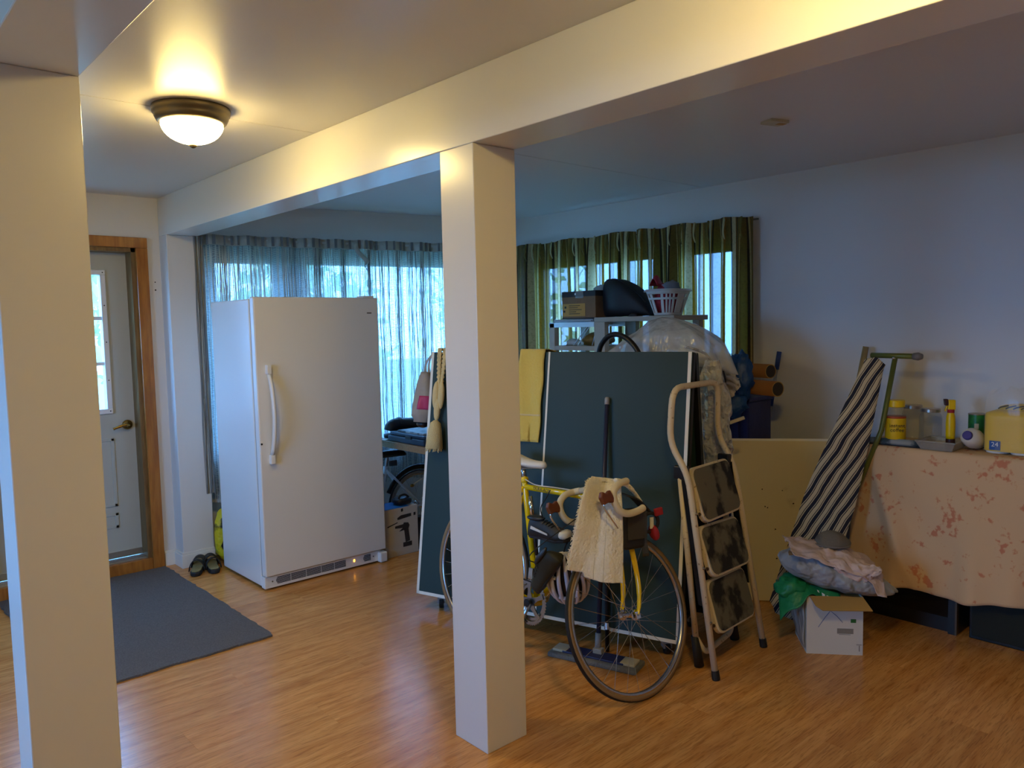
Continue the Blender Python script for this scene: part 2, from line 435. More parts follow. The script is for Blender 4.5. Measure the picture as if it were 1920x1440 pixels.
def thing(name, label, cat, loc=(0, 0, 0), group=None):
    o = bpy.data.objects.new(name, None); COL.objects.link(o); o.empty_display_size = 0.1
    o.location = loc; o['label'] = label; o['category'] = cat
    if group: o['group'] = group
    return o
def tag(o, label, cat, group=None):
    o['label'] = label; o['category'] = cat
    if group: o['group'] = group
    return o
def struct(o, label=None, cat=None):
    o['kind'] = 'structure'
    if label: o['label'] = label
    if cat: o['category'] = cat
    return o
def arc(c, u, v, r, a0, a1, n):
    c, u, v = Vector(c), Vector(u), Vector(v)
    return [c + u * (r * math.cos(a0 + (a1 - a0) * i / n)) + v * (r * math.sin(a0 + (a1 - a0) * i / n)) for i in range(n + 1)]
def smoothpath(pts, k=6):
    P = [Vector(p) for p in pts]; out = []
    for i in range(len(P) - 1):
        p0 = P[max(i - 1, 0)]; p1 = P[i]; p2 = P[i + 1]; p3 = P[min(i + 2, len(P) - 1)]
        for j in range(k):
            t = j / k
            out.append(0.5 * ((2 * p1) + (p2 - p0) * t + (2 * p0 - 5 * p1 + 4 * p2 - p3) * t * t + (3 * p1 - p0 - 3 * p2 + p3) * t ** 3))
    out.append(P[-1]); return out
def text(name, s, size, O, U, V, mat, parent, depth=0.0006):
    cu = bpy.data.curves.new(name, 'FONT'); cu.body = s; cu.size = size; cu.extrude = depth; cu.align_x = 'CENTER'; cu.align_y = 'CENTER'; cu.resolution_u = 3
    t = bpy.data.objects.new('tmp', cu); COL.objects.link(t)
    dg = bpy.context.evaluated_depsgraph_get(); me = bpy.data.meshes.new_from_object(t.evaluated_get(dg))
    bpy.data.objects.remove(t); U, V, O = Vector(U).normalized(), Vector(V).normalized(), Vector(O); Nn = U.cross(V)
    for v in me.vertices: v.co = O + U * v.co.x + V * v.co.y + Nn * v.co.z
    me.materials.clear(); me.materials.append(MATS[mat]); me.name = name
    o = bpy.data.objects.new(name, me); COL.objects.link(o); par(o, parent); return o
# ================================================================== STRUCTURE
CEIL = 2.375
YB = 5.22          # door wall
XR = 4.30          # curtained wall
wa = Vector((0.978, -0.208, 0)).normalized()      # direction of the window wall
wn = Vector((-wa.y, wa.x, 0))                     # outwards
WO = Vector((1.87, 5.23, 0))
def wpt(s, t, z): return WO + wa * s + wn * t + Z_ * z
fl = struct(MB().box((-2.3, -2.3, -0.12), (4.4, 5.45, -0.012)).build('floor', 'bench_wood'))
PW, PL = 0.192, 1.28
plank_mesh = {}
row = 0; y = -2.2
while y < 5.40:
    x = -2.2 - (row * 0.47) % PL
    while x < 4.3:
        a = max(x, -2.2); b = min(x + PL, 4.3)
        if b - a > 0.05:
            key = round(b - a, 3)
            if key not in plank_mesh:
                o = MB().box((0, 0, -0.012), (b - a - 0.0004, PW - 0.0004, 0)).build('plank', 'oak_laminate'); plank_mesh[key] = o.data
            else:
                o = bpy.data.objects.new('plank', plank_mesh[key]); COL.objects.link(o)
            o.parent = fl; o.location = (a, y, 0)
        x += PL
    y += PW; row += 1
ce = struct(MB().box((-2.3, -2.3, CEIL), (4.45, 5.5, CEIL + 0.1)).build('ceiling', 'ceiling_paint'))
MB().box((0.52, 3.118, CEIL - 0.0014), (1.68, 3.124, CEIL + 0.001)).build('seam', 'ceiling_paint', ce)
MB().box((1.88, 2.9, CEIL - 0.0012), (4.3, 2.906, CEIL + 0.001)).build('seam', 'ceiling_paint', ce)
# walls
def wall_x(name, x0, x1, y0, y1, holes, m='wall_paint'):      # wall in the YZ plane, holes (ya, yb, za, zb)
    b = MB(); ys = y0
    for ya, yb, za, zb in holes:
        b.box((x0, ys, 0), (x1, ya, CEIL)); b.box((x0, ya, 0), (x1, yb, za)); b.box((x0, ya, zb), (x1, yb, CEIL)); ys = yb
    b.box((x0, ys, 0), (x1, y1, CEIL)); return struct(b.build(name, m))
wall_x('wall_right', XR, XR + 0.14, -2.3, 4.76, [(2.68, 4.45, 0.85, 2.0)])
wall_x('wall_left', -2.34, -2.2, -2.3, 5.3, [(1.55, 3.25, 0.9, 2.1)])
struct(MB().box((-2.3, -2.34, 0), (4.4, -2.2, CEIL)).build('wall_front', 'wall_paint'))
b = MB(); b.box((-2.3, YB, 0), (0.60, YB + 0.16, CEIL)); b.box((0.60, YB, 2.055), (1.535, YB + 0.16, CEIL)); b.box((1.535, YB, 0), (1.90, YB + 0.16, CEIL))
struct(b.build('wall_back', 'wall_paint'))
b = MB()
def wbox(s0, s1, z0, z1, t0=0.0, t1=0.14): b.obox(wpt((s0 + s1) / 2, (t0 + t1) / 2, (z0 + z1) / 2), (abs(s1 - s0) / 2, abs(t1 - t0) / 2, (z1 - z0) / 2), wa, wn, Z_)
wbox(-0.02, 0.12, 0, CEIL); wbox(0.12, 2.30, 0, 0.70); wbox(0.12, 2.30, 2.03, CEIL); wbox(2.30, 2.56, 0, CEIL); wbox(0.585, 0.735, 0.7, 2.03)
struct(b.build('wall_window', 'wall_paint'))
# beams, posts, pilaster
struct(MB().box((1.68, -2.2, 2.135), (1.87, YB, CEIL)).build('beam', 'beam_paint', bevel=0.003), 'white painted ceiling beam above the middle post', 'beam')
struct(MB().box((0.314, -2.2, 2.135), (0.511, YB, CEIL)).build('beam', 'beam_paint', bevel=0.003), 'white painted ceiling beam above the left post', 'beam')
struct(MB().box((1.68, 2.04, 0), (1.87, 2.225, 2.135)).build('post', 'beam_paint', bevel=0.003), 'square white post in the middle of the room', 'post')
struct(MB().box((0.317, 2.09, 0), (0.511, 2.25, 2.135)).build('post', 'beam_paint', bevel=0.003), 'square white post at the left edge, close to the camera', 'post')
struct(MB().box((1.68, 5.08, 0), (1.88, 5.24, 2.135)).build('pilaster', 'wall_paint', bevel=0.003), 'white pilaster under the beam end beside the door', 'pilaster')
MBs = MB(); MBs.box((1.605, 5.205, 0), (1.68, 5.22, 0.085)); MBs.box((1.605, 5.21, 0.085), (1.68, 5.22, 0.10))
struct(MBs.build('baseboard_back', 'skirting_paint', bevel=0.002))
MBs = MB(); MBs.box((1.665, 5.065, 0), (1.88, 5.08, 0.085)); MBs.box((1.67, 5.07, 0.085), (1.88, 5.08, 0.10)); MBs.box((1.665, 5.08, 0), (1.68, 5.205, 0.085)); MBs.box((1.67, 5.08, 0.085), (1.68, 5.205, 0.10))
struct(MBs.build('baseboard_pilaster', 'skirting_paint', bevel=0.002))
MBs = MB(); MBs.box((4.286, -2.2, 0), (4.30, 4.7, 0.09)); struct(MBs.build('baseboard_right', 'skirting_paint', bevel=0.002))
# ceiling plate
cp = thing('ceiling_plate', 'small cream blanking plate on the ceiling above the clutter', 'plate', (3.14, 1.76, CEIL - 0.012))
MB().obox((3.14, 1.76, CEIL - 0.006), (0.05, 0.034, 0.006), Vector((0.95, -0.3, 0)).normalized(), Vector((0.3, 0.95, 0)).normalized()).build('cover', 'tab_cream', cp, bevel=0.002)
MB().obox((3.165, 1.745, CEIL - 0.0125), (0.02, 0.012, 0.001), Vector((0.95, -0.3, 0)).normalized(), Vector((0.3, 0.95, 0)).normalized()).build('bare_patch', 'card_brown', cp)
# ------------------------------------------------------------------ door
dr = bpy.data.objects.new('door_1', None); COL.objects.link(dr); dr.location = (1.06, YB, 0); struct(dr, 'grey entrance door with a glazed panel and orange wood casing', 'door')
c = MB(); c.box((1.53, 5.195, 0), (1.60, YB, 2.055)).build('casing', 'casing_wood', dr, bevel=0.004)
MB().box((0.535, 5.195, 0), (0.605, YB, 2.055)).build('casing', 'casing_wood', dr, bevel=0.004)
MB().box((0.535, 5.195, 2.055), (1.60, YB, 2.12)).build('casing', 'casing_wood', dr, bevel=0.004)
MB().box((1.505, YB, 0.06), (1.535, 5.38, 2.055)).build('jamb', 'jamb_wood', dr)
MB().box((0.60, YB, 0.06), (0.63, 5.38, 2.055)).build('jamb', 'jamb_wood', dr)
MB().box((0.60, YB, 2.03), (1.535, 5.38, 2.057)).build('jamb', 'jamb_wood', dr)
MB().box((0.605, 5.20, 0), (1.53, 5.235, 0.075)).build('sill_board', 'casing_wood', dr, bevel=0.003)
th = MB(); th.box((0.605, 5.235, 0.0), (1.53, 5.345, 0.078))
for i in range(5): th.box((0.605, 5.245 + i * 0.02, 0.078), (1.53, 5.253 + i * 0.02, 0.083))
th.build('threshold', 'aluminium', dr)
# slab with an opening for the glazing
dl = MB(); y0, y1 = 5.335, 5.38
gx0, gx1, gz0, gz1 = 0.79, 1.345, 1.05, 1.89
dl.box((0.63, y0, 0.095), (gx0, y1, 2.03)); dl.box((gx1, y0, 0.095), (1.505, y1, 2.03)); dl.box((gx0, y0, 0.095), (gx1, y1, gz0)); dl.box((gx0, y0, gz1), (gx1, y1, 2.03))
slab = dl.build('slab', 'door_paint', dr)
MB().box((0.63, 5.328, 0.085), (1.505, 5.336, 0.125)).build('sweep', 'aluminium', slab)
for px0, px1 in ((0.76, 1.03), (1.09, 1.375)):
    for pz0, pz1 in ((0.28, 0.38), (0.42, 0.86)):
        p = MB(); w = 0.02
        for q in (((px0, pz0), (px1, pz0 + w)), ((px0, pz1 - w), (px1, pz1)), ((px0, pz0), (px0 + w, pz1)), ((px1 - w, pz0), (px1, pz1))):
            p.box((q[0][0], 5.328, q[0][1]), (q[1][0], 5.336, q[1][1]))
        p.build('panel_moulding', 'door_paint', slab, bevel=0.003)
lf = MB(); w = 0.032
for q in (((gx0 - w, gz0 - w), (gx1 + w, gz0)), ((gx0 - w, gz1), (gx1 + w, gz1 + w)), ((gx0 - w, gz0), (gx0, gz1)), ((gx1, gz0), (gx1 + w, gz1))):
    lf.box((q[0][0], 5.318, q[0][1]), (q[1][0], 5.336, q[1][1]))
lite = lf.build('lite_frame', 'white_plastic', slab, bevel=0.004)
for zz in (1.335, 1.62): MB().box((gx0, 5.330, zz - 0.011), (gx1, 5.352, zz + 0.011)).build('muntin', 'white_plastic', slab)
for xx in (0.975, 1.16): MB().box((xx - 0.011, 5.330, gz0), (xx + 0.011, 5.352, gz1)).build('muntin', 'white_plastic', slab)
MB().box((gx0, 5.356, gz0), (gx1, 5.360, gz1)).build('pane', 'glass_pane', slab)
for zz in (1.035, 1.23, 1.47, 1.70, 1.905): MB().lathe([(0.004, 0), (0.003, 0.003)], (1.362, 5.318, zz), (0, -1, 0), 8).build('screw', 'screw', slab)
hd = MB().lathe([(0.031, 0), (0.031, 0.008), (0.024, 0.014), (0.011, 0.018), (0.011, 0.05), (0.014, 0.055)], (1.458, 5.334, 0.938), (0, -1, 0), 20).build('handle', 'brass', slab, smooth=True)
MB().tube(smoothpath([(1.458, 5.284, 0.938), (1.43, 5.28, 0.942), (1.39, 5.281, 0.932), (1.362, 5.286, 0.922)]), [0.011] * 6 + [0.009] * 6 + [0.008] * 6 + [0.010], 8).build('lever', 'brass', slab, smooth=True)
wh = struct(MB().lathe([(0.004, 0), (0.004, 0.002)], (1.642, 5.2199, 1.845), (0, -1, 0), 8).build('trim_1', 'screw'))
wh = struct(MB().lathe([(0.005, 0), (0.005, 0.002)], (1.642, 5.2199, 1.795), (0, -1, 0), 8).build('trim_2', 'screw'))
# ------------------------------------------------------------------ windows
w1 = bpy.data.objects.new('window_1', None); COL.objects.link(w1); w1.location = wpt(1.2, 0, 0.7); struct(w1, 'wide window behind the net curtain', 'window')
def wframe(s0, s1, z0, z1, t0, t1, nm, m, pr):
    b = MB(); b.obox(wpt((s0 + s1) / 2, (t0 + t1) / 2, (z0 + z1) / 2), ((s1 - s0) / 2, (t1 - t0) / 2, (z1 - z0) / 2), wa, wn, Z_); return b.build(nm, m, pr)
for s0, s1 in ((0.12, 0.585), (0.735, 2.30)):
    wframe(s0, s1, 0.70, 0.75, 0.03, 0.10, 'frame', 'window_frame', w1); wframe(s0, s1, 1.985, 2.03, 0.03, 0.10, 'frame', 'window_frame', w1)
    wframe(s0, s0 + 0.04, 0.75, 1.985, 0.03, 0.10, 'frame', 'window_frame', w1); wframe(s1 - 0.04, s1, 0.75, 1.985, 0.03, 0.10, 'frame', 'window_frame', w1)
    wframe(s0 + 0.04, s1 - 0.04, 0.75, 1.985, 0.062, 0.066, 'pane', 'glass_pane', w1)
wframe(0.585, 0.735, 0.7, 2.03, -0.012, 0.0, 'mullion_cover', 'window_frame', w1)
wframe(0.10, 2.34, 0.66, 0.70, -0.05, 0.0, 'sill', 'white_frame', w1)
wframe(0.06, 2.36, 2.03, 2.10, -0.018, 0.0, 'head_casing', 'window_frame', w1)
w2 = bpy.data.objects.new('window_2', None); COL.objects.link(w2); w2.location = (XR, 3.56, 0.85); struct(w2, 'window behind the striped curtains', 'window')
for ya, yb in ((2.68, 3.08), (3.30, 3.62), (3.62, 4.45)):
    f = MB(); f.box((4.33, ya, 0.85), (4.39, ya + 0.035, 2.0)); f.box((4.33, yb - 0.035, 0.85), (4.39, yb, 2.0)); f.box((4.33, ya, 0.85), (4.39, yb, 0.89)); f.box((4.33, ya, 1.96), (4.39, yb, 2.0))
    f.build('frame', 'window_frame', w2)
    MB().box((4.358, ya + 0.035, 0.89), (4.362, yb - 0.035, 1.96)).build('pane', 'glass_pane', w2)
MB().box((4.32, 3.08, 0.85), (4.40, 3.30, 2.0)).build('mullion_board', 'window_frame', w2)
w3 = bpy.data.objects.new('window_3', None); COL.objects.link(w3); w3.location = (-2.2, 2.3, 0.85); struct(w3, 'window in the left wall', 'window')
for ya, yb in ((1.55, 2.40), (2.40, 3.25)):
    f = MB(); f.box((-2.30, ya, 0.9), (-2.24, ya + 0.04, 2.1)); f.box((-2.30, yb - 0.04, 0.9), (-2.24, yb, 2.1)); f.box((-2.30, ya, 0.9), (-2.24, yb, 0.94)); f.box((-2.30, ya, 2.06), (-2.24, yb, 2.1))
    f.build('frame', 'white_frame', w3)
    MB().box((-2.272, ya + 0.04, 0.94), (-2.268, yb - 0.04, 2.06)).build('pane', 'glass_pane', w3)
# ------------------------------------------------------------------ outdoors
struct(MB().box((-30, -30, -0.5), (40, 40, -0.4)).build('ground', 'outside_ground'), 'grassy ground outside the windows', 'ground')
def tree(loc, h, rx, seed, label, n=1100, sz=0.10):
    rnd = random.Random(seed); x, y = loc
    t = thing('tree', label, 'tree', (x, y, -0.4), 'trees outside the windows')
    MB().tube(smoothpath([(x, y, -0.4), (x + 0.05, y, h * 0.3), (x - 0.05, y + 0.05, h * 0.6), (x, y, h * 0.8)], 4), [0.16 - 0.009 * i for i in range(13)], 8).build('trunk', 'bark', t, smooth=True)
    b = MB()
    for i in range(n):
        while True:
            d = Vector((rnd.uniform(-1, 1), rnd.uniform(-1, 1), rnd.uniform(-1, 1)))
            if 0.2 < d.length < 1: break
        k = 0.75 + 0.35 * noise.noise(d * 2.2 + Vector((seed, 0, 0)))
        p = Vector((x + d.x * rx * k, y + d.y * rx * k, h * 0.60 + d.z * h * 0.46 * k))
        u = Vector((rnd.gauss(0, 1), rnd.gauss(0, 1), rnd.gauss(0, 1))).normalized(); v = u.orthogonal().normalized(); s = sz * rnd.uniform(0.6, 1.4)
        b.add([p - u * s, p + v * s * 0.55, p + u * s, p - v * s * 0.55], [(0, 1, 2, 3)])
    b.build('crown', 'leaf', t, kind='stuff')
tree((2.0, 9.8), 3.4, 1.5, 3, 'pale green tree seen through the glass of the door')
tree((4.6, 9.0), 2.6, 1.3, 4, 'pale green tree behind the net curtain, right of the freezer')
tree((7.6, 8.6), 2.9, 1.5, 5, 'pale green tree beyond the window corner, behind the post', 900)
# ================================================================== LAMPS
def ceiling_light(x, y, label, glass):
    t = thing('ceiling_light', label, 'ceiling light', (x, y, CEIL), 'ceiling lights')
    MB().lathe([(0.141, 0), (0.143, 0.006), (0.140, 0.024), (0.133, 0.030), (0.134, 0.036), (0.126, 0.052), (0.119, 0.058), (0.108, 0.058)], (x, y, CEIL), (0, 0, -1), 48).build('base_ring', 'bronze', t, smooth=True)
    prof = [(0.112, 0.050)]
    for i in range(1, 11):
        a = PI / 2 * i / 10; prof.append((0.112 * math.cos(a) + 0.002, 0.056 + 0.078 * math.sin(a)))
    MB().lathe(prof, (x, y, CEIL), (0, 0, -1), 40).build('glass_bowl', glass, t, smooth=True)
    MB().lathe([(0.006, 0.131), (0.014, 0.136), (0.015, 0.141), (0.009, 0.147), (0.003, 0.150)], (x, y, CEIL), (0, 0, -1), 16).build('finial', 'bronze', t, smooth=True)
    return t
ceiling_light(1.13, 3.06, 'lit dome ceiling light with bronze ring near the entrance door', 'lamp_glass')
ceiling_light(1.13, 0.55, 'lit dome ceiling light above and behind the viewer', 'lamp_glass_rear')
# ================================================================== DOOR MAT
def matfn():
    b = MB(); nx, ny = 30, 46; rnd = random.Random(2)
    x0, x1, y0, y1 = 0.68, 1.60, 3.60, 5.185
    def f(u, v):
        e = (1 if 0.001 < u < 0.999 else 0); g = (1 if 0.001 < v < 0.999 else 0)
        return Vector((x0 + (x1 - x0) * u + (0 if e else rnd.uniform(-0.006, 0.006)), y0 + (y1 - y0) * v + (0 if g else rnd.uniform(-0.005, 0.005)), 0.006))
    b.grid(f, nx, ny); return b
tag(matfn().build('door_mat', 'mat_fibre', solid=0.009), 'dark grey ribbed door mat lying in front of the entrance door', 'mat')
# ================================================================== FREEZER
fx0, fx1, fyf, fyb = 1.856, 2.678, 4.24, 4.87
fz = thing('upright_freezer', 'white upright freezer standing in front of the net curtain', 'freezer', ((fx0 + fx1) / 2, (fyf + fyb) / 2, 0))
MB().box((fx0, 4.305, 0.02), (fx1, fyb, 1.705)).build('body', 'freezer_white', fz, bevel=0.008)
MB().box((fx0 + 0.006, 4.290, 0.088), (fx1 - 0.006, 4.307, 1.70)).build('gasket', 'grey_plastic', fz)
fd = MB().box((fx0, fyf, 0.088), (fx1, 4.292, 1.714)).build('door', 'freezer_white', fz, bevel=0.007)
hz0, hz1, hx = 0.755, 1.325, 1.923
MB().box((hx - 0.014, 4.212, 1.272), (hx + 0.014, 4.242, 1.325)).build('handle_cap', 'freezer_trim', fd, bevel=0.004)
MB().box((hx - 0.014, 4.212, 0.750), (hx + 0.014, 4.242, 0.803)).build('handle_cap', 'freezer_trim', fd, bevel=0.004)
hp = []
for i in range(17):
    t = i / 16; hp.append((hx + 0.004 * math.sin(PI * t), 4.226 - 0.042 * math.sin(PI * t) ** 0.7, 1.270 - (1.270 - 0.805) * t))
MB().tube(hp, 0.0145, 10, sq=0.8).build('handle', 'freezer_trim', fd, smooth=True)
MB().box((2.595, 4.2388, 1.614), (2.628, 4.2402, 1.622)).build('badge', 'grey_badge', fd)
MB().lathe([(0.006, 0), (0.006, 0.002)], (fx0 + 0.012, 4.2405, 0.87), (0, -1, 0), 10).build('lock', 'screw', fd)
kp = MB().box((fx0 + 0.002, 4.262, 0.012), (fx1 - 0.03, 4.310, 0.082)).build('kick_plate', 'freezer_trim', fz, bevel=0.004)
def slots(xa, xb, name):
    n = 6
    for i in range(n):
        z = 0.031 + i * 0.0072; ins = 0.010 * abs(i - 2.5) / 2.5
        MB().box((xa + ins, 4.2605, z), (xb, 4.2632, z + 0.0042)).build(name, 'dark_slot', kp)
slots(1.925, 2.39, 'vent_slot')
slots(2.515, 2.572, 'vent_slot')
for xx in (2.02, 2.12, 2.22, 2.31): MB().box((xx - 0.0015, 4.2596, 0.030), (xx + 0.0015, 4.263, 0.074)).build('vent_rib', 'freezer_trim', kp)
MB().ell((2.452, 4.262, 0.053), (0.0055, 0.004, 0.009)).build('indicator_light', 'amber_light', kp, smooth=True)
for xx in (1.905, 2.592): MB().lathe([(0.005, 0), (0.004, 0.002)], (xx, 4.262, 0.05), (0, -1, 0), 8).build('screw', 'grey_badge', kp)
MB().box((fx1 - 0.052, 4.228, 0.006), (fx1 + 0.002, 4.31, 0.072)).build('hinge_cover', 'freezer_trim', fz, bevel=0.008)
MB().box((fx1 - 0.10, 4.25, 1.7135), (fx1 - 0.02, 4.33, 1.726)).build('top_hinge', 'freezer_trim', fz, bevel=0.004)
for xx, yy in ((1.90, 4.36), (1.90, 4.82), (2.63, 4.36), (2.63, 4.82)): MB().lathe([(0.018, 0), (0.018, 0.021)], (xx, yy, 0), Z_, 12).build('foot', 'black_plastic', fz)
# papers and a scrap lying on top
o = MB().grid(lambda u, v: Vector((2.02 + 0.16 * u, 4.33 + 0.2 * v, 1.7065 + 0.012 * math.sin(PI * u) * (1 - v) + 0.0005)), 8, 6).build('paper_sheet', 'paper', solid=0.001, smooth=True)
tag(o, 'curled sheet of paper on top of the freezer', 'paper')
# ================================================================== SANDALS
def sandal(c, ang, label):
    d = Vector((math.cos(ang), math.sin(ang), 0)); s = Vector((-d.y, d.x, 0)); c = Vector(c)
    t = thing('sandal', label, 'sandal', c, 'sandals by the freezer')
    pts = [(-0.135, 0.0), (-0.125, 0.026), (-0.09, 0.036), (-0.02, 0.036), (0.05, 0.046), (0.10, 0.044), (0.135, 0.022), (0.14, 0), (0.132, -0.024), (0.10, -0.043), (0.04, -0.042), (-0.03, -0.032), (-0.09, -0.034), (-0.125, -0.024)]
    MB().prism([(x, y) for x, y in pts], c + Z_ * 0.001, d, s, 0.026).build('sole', 'black_rubber', t, bevel=0.006)
    MB().prism([(x * 0.92, y * 0.86) for x, y in pts], c + Z_ * 0.0272, d, s, 0.006).build('footbed', 'footbed', t, bevel=0.002)
    def strap(x0, w, hgt, nm):
        MB().grid(lambda u, v: c + d * (x0 + w * (v - 0.5) * (1 - 0.25 * math.sin(PI * u))) + s * (0.046 * math.cos(PI * u)) + Z_ * (0.018 + hgt * math.sin(PI * u)), 14, 3).build(nm, 'black_rubber', t, solid=0.005, smooth=True)
    strap(0.055, 0.085, 0.062, 'front_strap'); strap(-0.055, 0.03, 0.070, 'ankle_strap')
    return t
sandal((1.725, 4.955, 0), math.radians(62), 'black sandal nearer the door, beside the pilaster')
sandal((1.805, 4.935, 0), math.radians(78), 'black sandal touching the side of the freezer')
# ================================================================== YELLOW BAG BEHIND THE FREEZER
t = thing('garden_bag', 'yellow and black printed bag standing behind the freezer', 'bag', (2.03, 4.99, 0))
MB().ell((2.03, 5.0, 0.185), (0.17, 0.055, 0.19), n=28, m=18, e=0.6, amp=0.10, fq=2.6, seed=4, flat=0.0).build('sack', 'bag_yellow', t, smooth=True)
MB().prism([(0, -0.05), (0.022, 0), (0, 0.05), (-0.022, 0)], (1.898, 4.948, 0.13), Vector((0.98, -0.15, 0)).normalized(), Z_, -0.003).build('diamond_print', 'diamond_black', t)
MB().prism([(-0.006, -0.014), (0.006, -0.014), (0.006, 0.014), (-0.006, 0.014)], (1.898, 4.9445, 0.13), Vector((0.98, -0.15, 0)).normalized(), Z_, -0.0015).build('print_mark', 'white_print', t)
# ================================================================== NET CURTAIN
nc = thing('net_curtain', 'knotted white string net curtain hanging across the window behind the freezer', 'curtain', wpt(1.2, -0.10, 0.37))
rnd = random.Random(11)
CL = 2.28
def npos(s, z, k=0.0):      # gentle pleat wave of the hanging net
    return wpt(s, -0.115 + 0.028 * math.sin(s * 31 + 0.6 * math.sin(s * 7)) + k, z)
ztop, zbot = 2.15, 0.38
for i, (mt, nn, w0, w1) in enumerate((('net_yarn', 330, 0.0010, 0.0026), ('net_yarn_grey', 190, 0.0009, 0.0022))):
    b = MB()
    for j in range(nn):
        s = rnd.uniform(0.0, CL)
        if j % 6 == 0: s = round(s / 0.2) * 0.2 + rnd.gauss(0, 0.012)
        w = rnd.uniform(w0, w1); ph = rnd.uniform(0, 6); k = rnd.uniform(-0.006, 0.006); vs = []
        nseg = 14
        for q in range(nseg + 1):
            z = 2.085 + (zbot - 2.085) * q / nseg; ss = s + 0.004 * math.sin(ph + q * 1.3); p = npos(ss, z, k)
            vs += [p - wa * w, p + wa * w]
        b.add(vs, [(2 * q, 2 * q + 1, 2 * q + 3, 2 * q + 2) for q in range(nseg)])
    b.build('string_yarn', mt, nc, kind='stuff')
b = MB()
for j in range(122):           # scalloped cross threads
    z = 2.07 - j * 0.0138; vs = []; nn = 230; ph = rnd.uniform(0, 6)
    for q in range(nn + 1):
        s = CL * q / nn; p = npos(s, z + 0.0045 * math.sin(q * PI / 2 + ph) + 0.004 * math.sin(s * 9 + ph))
        vs += [p - Z_ * 0.0010, p + Z_ * 0.0010]
    b.add(vs, [(2 * q, 2 * q + 2, 2 * q + 3, 2 * q + 1) for q in range(nn)])
b.build('cross_thread', 'net_yarn', nc, kind='stuff')
for zz, hh in ((0.385, 0.02),):
    MB().grid(lambda u, v: npos(CL * u, zz + hh * v), 200, 1).build('hem', 'net_band', nc)
MB().grid(lambda u, v: npos(CL * u, 0.40 + 1.69 * v, 0.012), 160, 2).build('dimming_sheet', 'net_dimmer', nc, smooth=True)  # backing sheet added to dim the window light behind the net
# gathered heading: band, with grey blocks painted as the shade in its pleats
MB().grid(lambda u, v: npos(CL * u, 2.085 + 0.065 * v, 0.0) + wn * (-0.012 - 0.014 * max(0, math.sin(CL * u * 62 + 1.7 * math.sin(CL * u * 11)))), 420, 2).build('heading_band', 'net_band', nc, smooth=True, solid=0.002)
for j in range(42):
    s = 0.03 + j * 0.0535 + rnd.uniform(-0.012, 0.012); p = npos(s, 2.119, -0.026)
    MB().obox(p, (0.0055 + rnd.uniform(0, 0.004), 0.006, 0.031), wa, wn, Z_).build('pleat_shade', 'net_yarn_grey', nc)
# side return gathered beside the pilaster
b = MB()
for j in range(26):
    x = wpt(0.008 + 0.0022 * j + rnd.uniform(-0.002, 0.002), -0.135 + rnd.uniform(-0.02, 0.02), 0); w = rnd.uniform(0.002, 0.004)
    b.tube([(x.x + 0.002 * math.sin(q + j), x.y, 2.14 - 0.12 * q) for q in range(15)], w, 4)
b.build('gathered_edge', 'net_yarn', nc, kind='stuff')
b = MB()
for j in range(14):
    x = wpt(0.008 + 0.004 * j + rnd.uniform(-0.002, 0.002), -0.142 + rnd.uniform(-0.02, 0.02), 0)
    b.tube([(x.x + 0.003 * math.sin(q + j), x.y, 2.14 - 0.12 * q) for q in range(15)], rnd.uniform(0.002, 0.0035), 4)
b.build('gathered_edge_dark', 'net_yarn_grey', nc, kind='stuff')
# strip of heading tape that has come loose
p0 = wpt(1.08, -0.165, 2.12)
MB().grid(lambda u, v: p0 + wa * (0.03 * (v - 0.5) + 0.07 * u - 0.015 * math.sin(6 * u)) + Z_ * (-0.15 * u + 0.015 * v) + wn * (-0.012 * math.sin(9 * u)), 16, 2).build('loose_tape', 'net_band', nc, solid=0.002, smooth=True)
MB().tube(smoothpath([p0 + wa * 0.06 - Z_ * 0.15, p0 + wa * 0.085 - Z_ * 0.2, p0 + wa * 0.08 - Z_ * 0.3]), 0.003, 5).build('loose_cord', 'net_band', nc)
MB().tube([wpt(0.0, -0.10, 2.128), wpt(2.30, -0.10, 2.128)], 0.008, 8).build('rail', 'white_frame', nc)
# ================================================================== STRIPED CURTAINS
def drape(y0, y1, seed, label, ztop=2.15, zb=0.25, x=4.225):
    rnd = random.Random(seed); wid = y1 - y0; full = wid * 2.1
    t = thing('striped_curtain', label, 'curtain', (x, (y0 + y1) / 2, zb), 'striped curtains')
    ph = rnd.uniform(0, 6)
    def prof(u):     # depth of the folds
        s = u * wid
        return 0.030 * math.sin(s * 58 + ph + 1.3 * math.sin(s * 9 + ph)) + 0.014 * math.sin(s * 97 + ph)
    def f(u, v):
        open_ = 1 - 0.75 * math.exp(-v * 11)
        sway = 0.010 * math.sin(u * 23 + ph) * v
        return Vector((x + prof(u) * open_, y1 - wid * u + sway, ztop + 0.008 * math.sin(u * 17 + ph) * math.exp(-v * 12) - (ztop - zb) * v))
    MB().grid(f, 240, 26, uvf=lambda u, v: (u * full + seed * 0.137, v * 1.9)).build('cloth', 'striped_drape', t, smooth=True)
    k = 0; s = 0.06
    while s < wid - 0.03:
        p = Vector((x - 0.03, y1 - s, 0))
        MB().tube(smoothpath([p + Z_ * 2.145, p + Z_ * 2.11 - X_ * 0.008, p + Z_ * 2.06 - X_ * 0.012, p + Z_ * 2.02 + X_ * 0.006], 4), [0.007, 0.008, 0.008, 0.008, 0.009, 0.008, 0.007, 0.006, 0.006, 0.006, 0.005, 0.004, 0.003], 6, sq=0.6).build('pinch_pleat', 'pleat_gold' if k % 2 else 'pleat_cream', t, smooth=True)
        s += 0.10 + rnd.uniform(-0.02, 0.03); k += 1
    MB().tube([(x + 0.055, y0, ztop - 0.02), (x + 0.055, y1, ztop - 0.02)], 0.006, 6).build('rail', 'window_frame', t)
    return t
